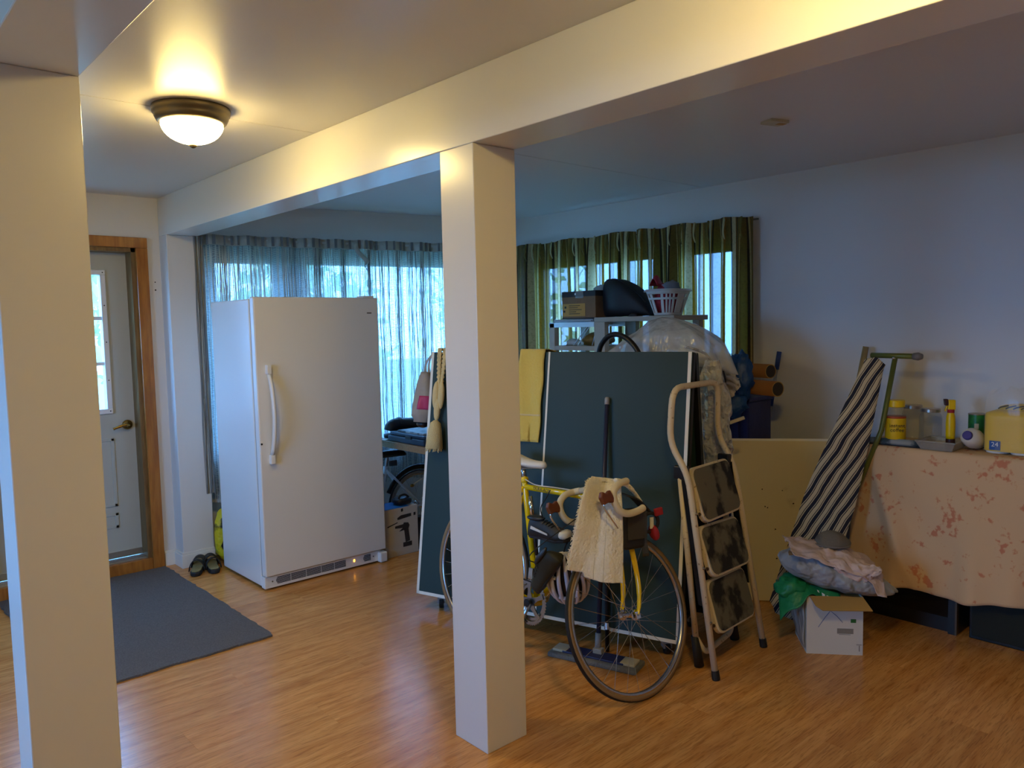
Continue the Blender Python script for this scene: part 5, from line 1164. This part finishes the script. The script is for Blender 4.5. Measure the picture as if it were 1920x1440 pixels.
for i, (c0, c1, r, lb_) in enumerate((((3.86, 2.14, 1.145), (4.02, 2.62, 1.145), 0.042, 'wide cardboard tube pointing out, lower of the two'), ((3.97, 2.245, 1.232), (4.08, 2.60, 1.232), 0.040, 'cardboard tube lying on top of the other tube'))):
    c0, c1 = Vector(c0), Vector(c1); ax = (c1 - c0).normalized(); L = (c1 - c0).length
    ct = thing('cardboard_tube', lb_, 'tube', c0 - Z_ * r, 'cardboard tubes')
    MB().lathe([(r - 0.004, 0.003), (r, 0), (r, L), (r - 0.004, L - 0.003)], c0, ax, 28).build('tube_wall', 'tube_card', ct, smooth=True)
    o = MB(); n = 28; a1 = ax.orthogonal().normalized(); a2 = ax.cross(a1)
    o.grid(lambda u, v: c0 - ax * 0.0006 + (a1 * math.cos(2 * PI * u) + a2 * math.sin(2 * PI * u)) * (r - 0.005 * v), 28, 1, closeu=True).build('tube_rim', 'card_brown', ct)
    MB().grid(lambda u, v: c0 - ax * 0.0003 + (a1 * math.cos(2 * PI * u) + a2 * math.sin(2 * PI * u)) * ((r - 0.005) * v), 28, 1, closeu=True).build('dark_bore', 'ink', ct)
bl = thing('blue_plastic_bag', 'bright blue crumpled plastic bag on top of the dark blue bin', 'bag', (3.95, 2.47, 1.087))
MB().ell((3.80, 2.335, 1.20), (0.055, 0.078, 0.135), amp=0.45, fq=2.6, seed=12, n=30, m=20).build('film', 'blue_bag', bl, smooth=True)
MB().ell((3.75, 2.36, 1.06), (0.05, 0.09, 0.075), amp=0.45, fq=3, seed=13, n=24, m=16).build('hanging_end', 'blue_bag', bl, smooth=True)
wc_ = thing('white_rag', 'crumpled white cloth slung over the blue plastic bag', 'cloth', (3.80, 2.44, 1.1))
MB().ell((3.71, 2.40, 1.245), (0.045, 0.085, 0.075), amp=0.5, fq=2.8, seed=21, n=28, m=18).build('fabric', 'white_cloth', wc_, smooth=True)
MB().ell((3.69, 2.375, 1.165), (0.045, 0.088, 0.060), (X_ + Y_ * 0.2).normalized(), (Y_ - Z_ * 0.35 - X_ * 0.2).normalized(), (Z_ + Y_ * 0.35).normalized(), amp=0.55, fq=3.2, seed=22, n=28, m=18).build('lower_fold', 'white_cloth', wc_, smooth=True)
for dz in (0.0, 0.028): MB().tube(smoothpath([(3.65, 2.42, 1.19 - dz), (3.64, 2.36, 1.215 - dz), (3.65, 2.30, 1.21 - dz), (3.67, 2.265, 1.18 - dz)]), 0.012, 8).build('rolled_edge', 'white_cloth', wc_, smooth=True)
bs_ = thing('black_strap_bundle', 'black strap bundle hanging beside the plastic sack', 'strap', (3.60, 2.33, 1.1))
MB().tube(smoothpath([(3.60, 2.475, 1.355), (3.595, 2.44, 1.325), (3.60, 2.40, 1.31), (3.61, 2.355, 1.27), (3.62, 2.335, 1.21), (3.63, 2.345, 1.15), (3.66, 2.36, 1.11)]), [0.012, 0.018, 0.022, 0.024, 0.022, 0.018, 0.018] + [0.022] * 12 + [0.024] * 12 + [0.016] * 6, 9).build('strap', 'bag_black', bs_, smooth=True)
MB().tube(smoothpath([(3.60, 2.475, 1.355), (3.60, 2.455, 1.37), (3.61, 2.44, 1.365)]), 0.012, 8).build('loose_end', 'bag_black', bs_, smooth=True)
po = thing('mop_pole', 'silver pole with blue grips leaning against the bare wall', 'pole', (4.10, 2.50, 0))
pp0, pp1 = Vector((4.175, 2.53, 0.0)), Vector((4.276, 2.362, 1.33)); dp = pp1 - pp0
def seg(a, b, r, nm, m): MB().tube([pp0 + dp * a, pp0 + dp * b], r, 12).build(nm, m, po, smooth=True)
seg(0.02, 0.925, 0.0095, 'shaft', 'aluminium'); seg(0.92, 1.0, 0.014, 'grip', 'blue_grip'); seg(0.755, 0.835, 0.0135, 'grip', 'blue_grip'); seg(0.0, 0.02, 0.012, 'tip', 'black_rubber')
# cream board
cbm = thing('cream_board', 'cream painted board leaning in front of the wall behind the ironing board', 'board', (3.86, 2.1, 0))
q0, q1 = Vector((3.655, 2.235, 0)), Vector((3.925, 1.885, 0)); bu = (q1 - q0).normalized(); bnn = Vector((-bu.y, bu.x, 0)); tv = (Vector((3.800, 2.350, 0.85)) - q0); L = tv.length; tv = (tv - bu * tv.dot(bu)).normalized(); wdt = 0.50
bN = bu.cross(tv)
def cbx(a0, a1, b0, b1, c0, c1): return MB().obox(q0 + bu * ((a0 + a1) / 2) + tv * ((b0 + b1) / 2) + bN * ((c0 + c1) / 2) + Z_ * 0.004, ((a1 - a0) / 2, (b1 - b0) / 2, (c1 - c0) / 2), bu, tv, bN)
cbx(-0.03, wdt, 0, 0.865, -0.016, 0).build('panel', 'board_cream', cbm)
cbx(-0.03, wdt, 0.865, 0.878, -0.018, 0.002).build('edge_strip', 'line_white', cbm)
cbx(-0.043, -0.03, 0, 0.878, -0.018, 0.002).build('edge_strip', 'line_white', cbm)
rnd = random.Random(31)
for i in range(9):
    a, b_ = rnd.uniform(0.0, 0.30), rnd.uniform(0.12, 0.6); MB().prism([(0.006 * rnd.uniform(0.4, 1.2) * math.cos(t), 0.005 * rnd.uniform(0.5, 1.1) * math.sin(t)) for t in (0, 1, 2, 3, 4, 5)], q0 + bu * a + tv * b_ + Z_ * 0.004, bu, tv, 0.0006).build('dark_spot', 'rust', cbm)
# ================================================================== IRONING BOARD
ib = thing('ironing_board', 'ironing board in a navy and cream striped cover leaning against the wall', 'ironing board', (3.72, 1.88, 0))
it, ibm = Vector((3.900, 1.635, 1.322)), Vector((3.528, 1.880, 0.03)); iv = (it - ibm); IL = iv.length; iv.normalize()
iw = Vector((0.50, -0.86, 0)); iw = (iw - iv * iw.dot(iv)).normalized(); iN = iw.cross(iv)
def half(v):
    if v < 0.03: return 0.105 * (0.75 + 0.25 * v / 0.03)
    if v < 0.45: return 0.120
    return 0.120 - 0.078 * ((v - 0.45) / 0.55) ** 1.15 if v < 0.97 else 0.048 * math.sqrt(max(0.0, 1 - ((v - 0.97) / 0.03) ** 2)) + 0.008
def ibf(sgn):
    def f(u, v):
        h = half(v); x = (u * 2 - 1); z = sgn * 0.014 * (1 - abs(x) ** 6)
        return ibm + iv * (IL * v) + iw * (h * x) + iN * z
    return f
MB().grid(ibf(1), 14, 60, uvf=lambda u, v: ((u * 2 - 1) * half(v), v * IL)).build('cover', 'ironing_cover', ib, smooth=True)
MB().grid(ibf(-1), 14, 60).build('underside', 'grey_plastic', ib, smooth=True)
fb0, fb1 = Vector((3.985, 1.695, 1.330)), Vector((3.960, 1.455, 1.328))
MB().tube([fb0, fb1], 0.0135, 12).build('foot_bar', 'olive_metal', ib, smooth=True)
MB().tube([fb1 + (fb0 - fb1).normalized() * 0.03, fb1 + (fb0 - fb1).normalized() * 0.006, fb1 - (fb0 - fb1).normalized() * 0.012], [0.0165, 0.0195, 0.013], 12).build('foot_cap', 'grey_cap', ib, smooth=True)
MB().tube([(3.975, 1.575, 1.320), (3.925, 1.615, 0.96), (3.80, 1.78, 0.40)], 0.0125, 12).build('leg', 'olive_metal', ib, smooth=True)
MB().ell((3.962, 1.577, 1.318), (0.009, 0.009, 0.009)).build('rivet', 'chrome', ib, smooth=True)
ws_ = MB().tube([(4.09, 2.02, 0.0), (4.22, 1.825, 1.365)], 0.016, 12).build('wooden_stick', 'pale_wood', smooth=True); tag(ws_, 'pale wooden stick leaning behind the ironing board', 'stick')
# ================================================================== CABINETS UNDER THE FLORAL CLOTH
gc = thing('glass_cabinet', 'black cabinet with a smoked glass door under the floral cloth', 'cabinet', (4.10, 1.5, 0))
MB().box((3.97, 1.262, 0.0), (4.28, 1.282, 0.87)).build('side_panel', 'cabinet_black', gc); MB().box((3.97, 1.745, 0.0), (4.28, 1.765, 0.87)).build('side_panel', 'cabinet_black', gc)
MB().box((4.262, 1.282, 0.0), (4.28, 1.745, 0.87)).build('back_panel', 'cabinet_black', gc)
for z in (0.0, 0.44, 0.85): MB().box((3.97, 1.282, z), (4.262, 1.745, z + 0.07 if z == 0 else z + 0.02)).build('shelf', 'cabinet_black', gc)
MB().box((3.955, 1.30, 0.075), (3.961, 1.74, 0.845)).build('glass_door', 'smoked_glass', gc)
MB().box((3.945, 1.262, 0.0), (3.97, 1.270, 0.87)).build('front_edge', 'cabinet_edge', gc); MB().box((3.945, 1.270, 0.0), (3.97, 1.30, 0.87)).build('front_edge', 'cabinet_black', gc)
sp = thing('speaker_cabinet', 'black floor speaker under the floral cloth at the right edge', 'speaker', (4.1, 0.85, 0))
MB().box((3.965, 0.45, 0.0), (4.28, 1.215, 0.87)).build('housing', 'cabinet_black', sp, bevel=0.004)
MB().box((3.945, 0.47, 0.02), (3.966, 1.20, 0.85)).build('grille', 'speaker_cloth', sp, bevel=0.006)
# cloth
ZT = 0.882; XF = 3.915
def cloth(u, v):
    y = 1.735 - 1.32 * u
    L = v * 1.05
    if L < 0.355: x = 4.27 - L; z = ZT; 
    else:
        k = L - 0.355
        hem = 0.695 - 0.07 * max(0, u - 0.25) + 0.012 * math.sin(u * 20)
        k *= hem / 0.695; f = k / 0.695
        fold = 0.020 * math.sin(u * 24 + 1.2 * math.sin(u * 7)) * f + 0.014 * math.sin(u * 51 + 2) * f * f
        tri = 0.030 * max(0, 1 - abs(u - 0.05 - 0.20 * f) / 0.045)      # the long slanting fold
        x = XF - 0.010 * min(1, k / 0.02) - 0.02 * f + fold - tri * min(1, f * 4); z = ZT - k
        y += 0.03 * f * (1 - u)
    return Vector((x, y, z))
fc = thing('floral_cloth', 'faded pink floral cloth spread over the cabinets', 'cloth', (4.0, 1.1, 0.2))
MB().grid(cloth, 110, 70).build('fabric', 'floral_cloth', fc, smooth=True, solid=0.003)
# ================================================================== THINGS ON THE CLOTH
z0 = ZT + 0.003
def jar(x, y, r, h, label, lid, labelled=False):
    t = thing('glass_jar', label, 'jar', (x, y, z0), 'glass jars')
    MB().lathe([(r * 0.9, 0.0), (r, 0.008), (r, h * 0.72), (r * 0.96, h * 0.80), (r * 0.80, h * 0.88), (r * 0.80, h * 0.92)], (x, y, z0), Z_, 28).build('glass', 'jar_glass', t, smooth=True)
    if labelled:
        MB().lathe([(r * 0.82, h * 0.85), (r * 0.90, h * 0.86), (r * 0.90, h * 0.99), (r * 0.84, h * 1.01)], (x, y, z0), Z_, 28).build('lid', 'yellow_plastic', t, smooth=False, bevel=0.002)
        lb = MB().lathe([(r * 1.005, h * 0.14), (r * 1.012, h * 0.145), (r * 1.012, h * 0.62), (r * 1.005, h * 0.625)], (x, y, z0), Z_, 28).build('label_band', 'yellow_label', t, smooth=True)
        MB().lathe([(r * 1.013, h * 0.605), (r * 1.016, h * 0.606), (r * 1.016, h * 0.645), (r * 1.013, h * 0.646)], (x, y, z0), Z_, 28).build('label_stripe', 'bottle_orange', t, smooth=True)
        dv_ = Vector((-0.86, -0.51, 0)).normalized(); rt = Vector((-dv_.y, dv_.x, 0))
        for i, s_ in enumerate(('instant', 'coffee')): text('label_lettering', s_, 0.026, Vector((x, y, z0 + h * (0.45 - 0.10 * i))) + dv_ * (r * 1.02), rt, Z_, 'ink', lb, 0.0004)
        MB().lathe([(r * 0.85, 0.006), (r * 0.85, h * 0.05)], (x, y, z0), Z_, 20).build('coffee_dregs', 'coffee', t)
    else:
        MB().lathe([(r * 0.83, h * 0.90), (r * 0.85, h * 0.905), (r * 0.85, h * 0.985), (r * 0.81, h)], (x, y, z0), Z_, 28).build('lid', lid, t, smooth=False)
    return t
jar(3.985, 1.572, 0.047, 0.222, 'glass jar with yellow lid and yellow instant coffee label', None, True)
jar(4.165, 1.558, 0.052, 0.185, 'empty glass jar with a dull metal lid, partly behind the coffee jar', 'tin_lid')
jar(4.115, 1.455, 0.052, 0.178, 'empty glass jar with a shiny metal lid, right of the other jars', 'tin_lid')
mg = thing('rolled_magazine', 'rolled magazine lying at the left front of the floral cloth', 'magazine', (3.95, 1.58, z0))
MB().tube([(3.945, 1.725, z0 + 0.017), (3.955, 1.43, z0 + 0.017)], 0.017, 14).build('roll', 'magazine', mg, smooth=True)
MB().box((3.93, 1.44, z0 + 0.0005), (4.05, 1.73, z0 + 0.003)).build('loose_page', 'tool_dark', mg)
ty = thing('plastic_tray', 'clear shallow plastic tray at the front edge of the floral cloth', 'tray', (3.98, 1.36, z0))
tym = MB(); tx0, tx1, ty0, ty1 = 3.895, 4.09, 1.27, 1.445
tym.box((tx0 + 0.02, ty0 + 0.02, z0 + 0.001), (tx1 - 0.02, ty1 - 0.02, z0 + 0.003))
tym.build('tray_floor', 'tray_film', ty)
for a, b_, c_, d_ in (((tx0 + 0.02, ty0 + 0.02), (tx1 - 0.02, ty0 + 0.02), (tx1, ty0), (tx0, ty0)), ((tx1 - 0.02, ty0 + 0.02), (tx1 - 0.02, ty1 - 0.02), (tx1, ty1), (tx1, ty0)), ((tx1 - 0.02, ty1 - 0.02), (tx0 + 0.02, ty1 - 0.02), (tx0, ty1), (tx1, ty1)), ((tx0 + 0.02, ty1 - 0.02), (tx0 + 0.02, ty0 + 0.02), (tx0, ty0), (tx0, ty1))):
    MB().add([(*a, z0 + 0.002), (*b_, z0 + 0.002), (*c_, z0 + 0.042), (*d_, z0 + 0.042)], [(0, 1, 2, 3)]).build('tray_wall', 'tray_film', ty, solid=0.002)
MB().tube([(tx0, ty0, z0 + 0.042), (tx1, ty0, z0 + 0.042), (tx1, ty1, z0 + 0.042), (tx0, ty1, z0 + 0.042)], 0.004, 6, closed=True).build('rim', 'tray_film', ty)
sb_ = thing('spray_bottle', 'tall yellow spray bottle with maroon nozzle and base', 'bottle', (3.995, 1.33, z0 + 0.003)); sx, sy, sz = 4.0, 1.325, z0 + 0.0035
MB().lathe([(0.019, 0.0), (0.020, 0.003), (0.020, 0.046), (0.019, 0.047)], (sx, sy, sz), Z_, 20).build('base_cup', 'maroon', sb_, smooth=False)
MB().lathe([(0.019, 0.047), (0.020, 0.06), (0.021, 0.12), (0.019, 0.155), (0.013, 0.175), (0.012, 0.185)], (sx, sy, sz), Z_, 20).build('bottle_body', 'yellow_plastic', sb_, smooth=True)
MB().lathe([(0.0155, 0.172), (0.0155, 0.188)], (sx, sy, sz), Z_, 16).build('red_collar', 'red_cloth', sb_)
sdv = Vector((-0.55, 0.83, 0)).normalized(); ssv = Vector((-sdv.y, sdv.x, 0))
MB().obox(Vector((sx, sy, sz + 0.210)) - sdv * 0.002, (0.016, 0.011, 0.024), sdv, ssv, Z_).build('spray_head', 'yellow_plastic', sb_, bevel=0.004)
MB().obox(Vector((sx, sy, sz + 0.222)) + sdv * 0.021, (0.009, 0.010, 0.016), sdv, ssv, (Z_ + sdv * 0.15).normalized()).build('nozzle', 'maroon', sb_, bevel=0.003)
MB().obox(Vector((sx, sy, sz + 0.195)) + sdv * 0.020, (0.003, 0.006, 0.018), (sdv + Z_ * 0.3).normalized(), ssv, (Z_ - sdv * 0.3).normalized()).build('trigger', 'yellow_plastic', sb_, bevel=0.002)
cn = thing('green_can', 'green tin can standing behind the white bottle', 'can', (4.16, 1.262, z0))
MB().lathe([(0.036, 0), (0.037, 0.002), (0.037, 0.158), (0.036, 0.160)], (4.14, 1.255, z0), Z_, 28).build('can_body', 'can_green', cn, smooth=False)
MB().lathe([(0.0375, 0.158), (0.0385, 0.160), (0.0375, 0.164), (0.033, 0.163)], (4.14, 1.255, z0), Z_, 28).build('rim', 'tin_lid', cn, smooth=True)
MB().grid(lambda u, v: Vector((4.14, 1.255, z0 + 0.105)) + Vector((-math.cos(0.25 + 0.5 * (u - 0.5)), -math.sin(0.25 + 0.5 * (u - 0.5)) + 0.0, 0)) * 0.0375 + Z_ * (0.026 * (v - 0.5)), 6, 2).build('label_patch', 'tab_cream', cn, solid=0.0006)
wb = thing('white_bottle', 'white bottle with a blue cap lying on its side against the green can', 'bottle', (3.99, 1.24, z0))
c0 = Vector((4.0, 1.238, z0 + 0.066)); ax = Vector((0.82, -0.10, -0.30)).normalized()
MB().lathe([(0.020, -0.028), (0.036, -0.020), (0.045, 0.0), (0.047, 0.03), (0.040, 0.075), (0.030, 0.10), (0.014, 0.11)], c0, ax, 28).build('bottle_body', 'bottle_white', wb, smooth=True)
MB().lathe([(0.018, -0.040), (0.021, -0.038), (0.022, -0.024), (0.020, -0.020)], c0, ax, 20).build('cap', 'cap_blue', wb, smooth=False)
MB().lathe([(0.0305, 0.098), (0.0335, 0.094), (0.026, 0.108), (0.020, 0.116)], c0, ax, 20).build('orange_band', 'bottle_orange', wb, smooth=True)
pk = thing('paper_towel_pack', 'yellow wrapped paper towel pack in clear film at the right edge', 'pack', (4.09, 1.08, z0))
kx, ky = 4.09, 1.085
def pkf(u, v):
    th = 2 * PI * u; e = 0.45; cx = math.copysign(abs(math.cos(th)) ** e, math.cos(th)); cy = math.copysign(abs(math.sin(th)) ** e, math.sin(th)); k = 1.0 if v < 0.90 else 1 - 0.35 * ((v - 0.90) / 0.10) ** 2
    return Vector((kx + 0.105 * cx * k, ky + 0.105 * cy * k, z0 + 0.012 + 0.185 * v))
p_ = MB().grid(pkf, 40, 14, closeu=True); p_.f.append(tuple(14 * 40 + k for k in range(40))); pw = p_.build('wrapper', 'pack_yellow', pk, smooth=True)
for dx in (-0.05, 0.05):
    for dy in (-0.05, 0.05): MB().lathe([(0.046, 0), (0.048, 0.004), (0.048, 0.014), (0.018, 0.014)], (kx + dx, ky + dy, z0 + 0.0005), Z_, 24).build('roll_end', 'white_print', pk)
MB().ell((kx + 0.03, ky - 0.01, z0 + 0.20), (0.07, 0.08, 0.022), amp=0.2).build('gathered_top', 'pack_yellow', pk, smooth=True)
for i in range(4):
    a = 0.6 + i * 0.5; MB().tube(smoothpath([(kx - 0.06, ky + 0.05 - 0.03 * i, z0 + 0.205), (kx - 0.05, ky + 0.04 - 0.03 * i, z0 + 0.212), (kx - 0.02, ky + 0.02 - 0.03 * i, z0 + 0.217)], 4), 0.003, 5).build('script_print', 'ink', pk)
ln = MB().box((kx - 0.1075, ky + 0.025, z0 + 0.018), (kx - 0.1055, ky + 0.070, z0 + 0.060)).build('blue_label', 'pack_blue', pk)
text('label_number', '24', 0.030, (kx - 0.1078, ky + 0.0475, z0 + 0.043), (0, -1, 0), Z_, 'white_print', ln, 0.0003)
def pff(u, v):
    q = pkf(u, min(v, 1.0)); c = Vector((kx, ky, q.z)); q = c + (q - c) * (1.03 if v < 0.6 else 1.03 - 0.25 * (v - 0.6)); q.z = z0 + 0.01 + 0.28 * v + 0.012 * math.sin(u * 40) * v; return q
MB().grid(pff, 40, 12, closeu=True).build('clear_film', 'pack_film', pk, smooth=True)
# ================================================================== WHITE CARTON WITH A HEAP ON IT
ca, cn_ = Vector((0.637, -0.770, 0)).normalized(), Vector((0.770, 0.637, 0)).normalized(); C0 = Vector((3.265, 1.663, 0)); CW, CD, CH = 0.243, 0.235, 0.268
wcn = thing('white_carton', 'white cardboard carton with an open flap on the floor by the ladder', 'box', C0 + ca * (CW / 2) + cn_ * (CD / 2))
def cx_(a0, a1, n0, n1, za, zb, m, nm, pr=wcn): return MB().obox(C0 + ca * ((a0 + a1) / 2) + cn_ * ((n0 + n1) / 2) + Z_ * ((za + zb) / 2), ((a1 - a0) / 2, (n1 - n0) / 2, (zb - za) / 2), ca, cn_, Z_).build(nm, m, pr)
fp_ = cx_(0, CW, 0, 0.005, 0, CH, 'white_card', 'front_wall'); cx_(0, CW, CD - 0.005, CD, 0, CH, 'white_card', 'back_wall'); cx_(0, 0.005, 0.005, CD - 0.005, 0, CH, 'white_card', 'side_wall'); cx_(CW - 0.005, CW, 0.005, CD - 0.005, 0, CH, 'white_card', 'side_wall'); cx_(0.005, CW - 0.005, 0.005, CD - 0.005, 0, 0.005, 'card_brown', 'bottom'); cx_(0.005, CW - 0.005, 0.005, CD - 0.005, CH - 0.012, CH - 0.006, 'card_brown', 'inner_flap')
f0 = C0 + Z_ * CH
MB().add([f0 + ca * 0.012, f0 + ca * (CW - 0.002), f0 + ca * (CW + 0.018) - cn_ * 0.075 - Z_ * 0.034, f0 + ca * 0.05 - cn_ * 0.082 - Z_ * 0.036, f0 + ca * 0.025 - cn_ * 0.055 - Z_ * 0.024], [(0, 4, 3, 2, 1)]).build('open_flap', 'card_brown', wcn, solid=0.004)
cx_(0.132, 0.202, -0.0008, 0, 0.098, 0.122, 'grey_print', 'address_print', fp_); cx_(0.140, 0.190, -0.0008, 0, 0.093, 0.095, 'grey_print', 'print_line', fp_); cx_(0.190, 0.213, -0.0008, 0, 0.150, 0.167, 'green_print', 'green_mark', fp_)
cx_(0.226, 0.230, -0.0008, 0, 0.018, 0.045, 'grey_print', 'arrow_print', fp_); cx_(0.215, 0.238, -0.0008, 0, 0.047, 0.050, 'grey_print', 'arrow_print', fp_)
for (a0, za, a1, zb) in ((0.050, 0.125, 0.112, 0.215), (0.105, 0.200, 0.155, 0.150)):
    A, B = C0 + ca * a0 + Z_ * za - cn_ * 0.001, C0 + ca * a1 + Z_ * zb - cn_ * 0.001; MB().tube([A, (A + B) / 2 + Z_ * 0.004, B], 0.0015, 4).build('pen_mark', 'pen_blue', fp_)
MB().grid(lambda u, v: C0 - ca * (0.004 + 0.018 * math.sin(PI * v) * (0.4 + 0.6 * u) + 0.004 * math.sin(9 * v + 4 * u)) + cn_ * (0.01 + (CD - 0.03) * u) + Z_ * (0.02 + 0.23 * v), 10, 14).build('plastic_sleeve', 'clear_film', wcn, smooth=True, solid=0.001)
HC = C0 + ca * 0.13 + cn_ * 0.10
pi_ = thing('pillow_bag', 'grey blue plastic bag of bedding resting on the white carton', 'bag', HC + Z_ * CH)
def pil(u, v):
    th = 2 * PI * u; a = -0.235 + 0.50 * v; w = math.sin(PI * min(max(v, 0.0), 1.0)) ** 0.45
    h = 0.082 * w * (1.15 - 0.40 * v); d_ = 0.125 * (0.35 + 0.65 * w) ; zc = CH + 0.060 + 0.085 * (1 - v) ** 1.3 - 0.045 * v * v
    k = 1 + 0.10 * noise.noise(Vector((v * 7, math.cos(th) * 1.3, math.sin(th) * 1.3))) + 0.05 * noise.noise(Vector((v * 15 + math.sin(th) * 3, math.cos(th) * 4, 3)))
    p = HC + ca * a + cn_ * (d_ * math.cos(th) * k - 0.01) + Z_ * (zc + h * math.sin(th) * k)
    if -0.13 < a < 0.115: p.z = max(p.z, CH + 0.004)
    return p
pm_ = MB().grid(pil, 36, 44, closeu=True); pm_.f.append(tuple(44 * 36 + k for k in range(36))); pm_.f.append(tuple(range(35, -1, -1))); pm_.build('film', 'sheet_blue', pi_, smooth=True)
MB().ell(HC + ca * 0.262 + Z_ * (CH + 0.014), (0.028, 0.05, 0.010), (ca - Z_ * 0.4).normalized(), cn_, (Z_ + ca * 0.4).normalized()).build('twisted_corner', 'sheet_blue', pi_, smooth=True)
gb = thing('green_shopping_bag', 'green plastic shopping bag with white print drooping off the carton', 'bag', C0 - ca * 0.05 + Z_ * 0.18)
def gbf(u, v):
    a = -0.115 + 0.265 * u; dr = max(0.0, -0.0 - a) ; lip = 0.045 * math.sin(PI * v)
    zz = CH + 0.045 - 0.050 * max(0, u - 0.35) * 1.2 - 1.05 * dr * (0.25 + v) + 0.014 * math.sin(u * 14) * v - 0.045 * v * (0.3 + u)
    return C0 + ca * a - cn_ * (0.060 * v - 0.045 - 0.016 * math.sin(u * 10 + 2)) + Z_ * max(zz, 0.15)
MB().grid(gbf, 26, 12).build('film', 'green_bag', gb, smooth=True, solid=0.003)
MB().ell(C0 - ca * 0.055 + cn_ * 0.07 + Z_ * 0.285, (0.075, 0.07, 0.055), ca, cn_, Z_, amp=0.35, fq=2.5, seed=41, n=26, m=16).build('bunched_end', 'green_bag', gb, smooth=True)
for i, (uu, ww, hh) in enumerate(((0.63, 0.03, 0.16), (0.70, 0.045, 0.5), (0.77, 0.05, 0.5), (0.84, 0.045, 0.5))):
    MB().grid(lambda u, v: gbf(uu + ww * u, 0.35 + hh * v) - cn_ * 0.003 + Z_ * 0.002, 2, 4).build('white_print', 'white_print', gb, solid=0.0005)
pp_ = thing('pink_paper', 'crumpled pinkish wrapping paper on top of the bedding bag', 'paper', HC + Z_ * 0.40)
def pap(u, v):
    a = -0.20 + 0.40 * u; n = 0.10 - 0.24 * v
    z = CH + 0.225 - 0.05 * u - 0.22 * max(0, u - 0.55) ** 1.5 - 0.17 * max(0.0, v - 0.55) ** 1.2 * (0.3 + 1.1 * u) + 0.018 * noise.noise(Vector((u * 6, v * 5, 1))) + 0.010 * noise.noise(Vector((u * 17, v * 13, 5)))
    e = 0.02 * noise.noise(Vector((u * 8, v * 8, 9)))
    q = min(max((a + 0.235) / 0.50, 0.02), 0.98); w = math.sin(PI * q) ** 0.45; dd = 0.125 * (0.35 + 0.65 * w) * 1.05
    if abs(n + 0.01) < dd: z = max(z, CH + 0.060 + 0.085 * (1 - q) ** 1.3 - 0.045 * q * q + 0.082 * w * (1.15 - 0.40 * q) * math.sqrt(1 - ((n + 0.01) / dd) ** 2) + 0.014 + 0.008 * noise.noise(Vector((u * 15, v * 11, 5))))
    return HC + ca * (a + e) + cn_ * (n + e) + Z_ * z
MB().grid(pap, 36, 26).build('sheet', 'pink_paper', pp_, smooth=True, solid=0.002)
def pap2(u, v): return HC + ca * (-0.02 + 0.20 * u) + cn_ * (-0.10 - 0.030 * math.sin(PI * v) + 0.015 * noise.noise(Vector((u * 7, v * 7, 2)))) + Z_ * (CH + 0.165 - 0.10 * v * math.sin(PI * (0.12 + 0.8 * u)) - 0.02 * u + 0.010 * noise.noise(Vector((u * 11, v * 11, 7))))
MB().grid(pap2, 26, 16).build('folded_front', 'pink_paper', pp_, smooth=True, solid=0.002)
ht = thing('grey_hat', 'grey felt hat crown lying on the heap in front of the ironing board', 'hat', HC + Z_ * 0.47)
hq = HC + ca * 0.01 + cn_ * 0.03 + Z_ * (CH + 0.205)
MB().ell(hq, (0.078, 0.072, 0.060), ca, cn_, Z_, n=28, m=16, amp=0.12, fq=1.5, seed=3, flat=hq.z - 0.004).build('crown', 'grey_felt', ht, smooth=True)
MB().tube([hq + (ca * math.cos(t) * 0.078 + cn_ * math.sin(t) * 0.073) + Z_ * 0.004 for t in [2 * PI * i / 36 for i in range(36)]], 0.004, 6, closed=True).build('ribbon', 'grey_cap', ht, smooth=True)
rl = thing('wooden_roll', 'short wooden roller sticking out under the pink paper', 'roller', HC - ca * 0.17 + Z_ * 0.42)
r0, r1 = HC - ca * 0.20 - cn_ * 0.05 + Z_ * (CH + 0.182), HC - ca * 0.115 - cn_ * 0.05 + Z_ * (CH + 0.172)
MB().tube([r0, r0 + (r1 - r0) * 0.08, r1 - (r1 - r0) * 0.05, r1], [0.012, 0.0145, 0.0145, 0.010], 12).build('barrel', 'roll_wood', rl, smooth=True)
MB().tube([r1, r1 + (r1 - r0).normalized() * 0.07], 0.020, 12).build('thick_end', 'roll_wood', rl, smooth=True)
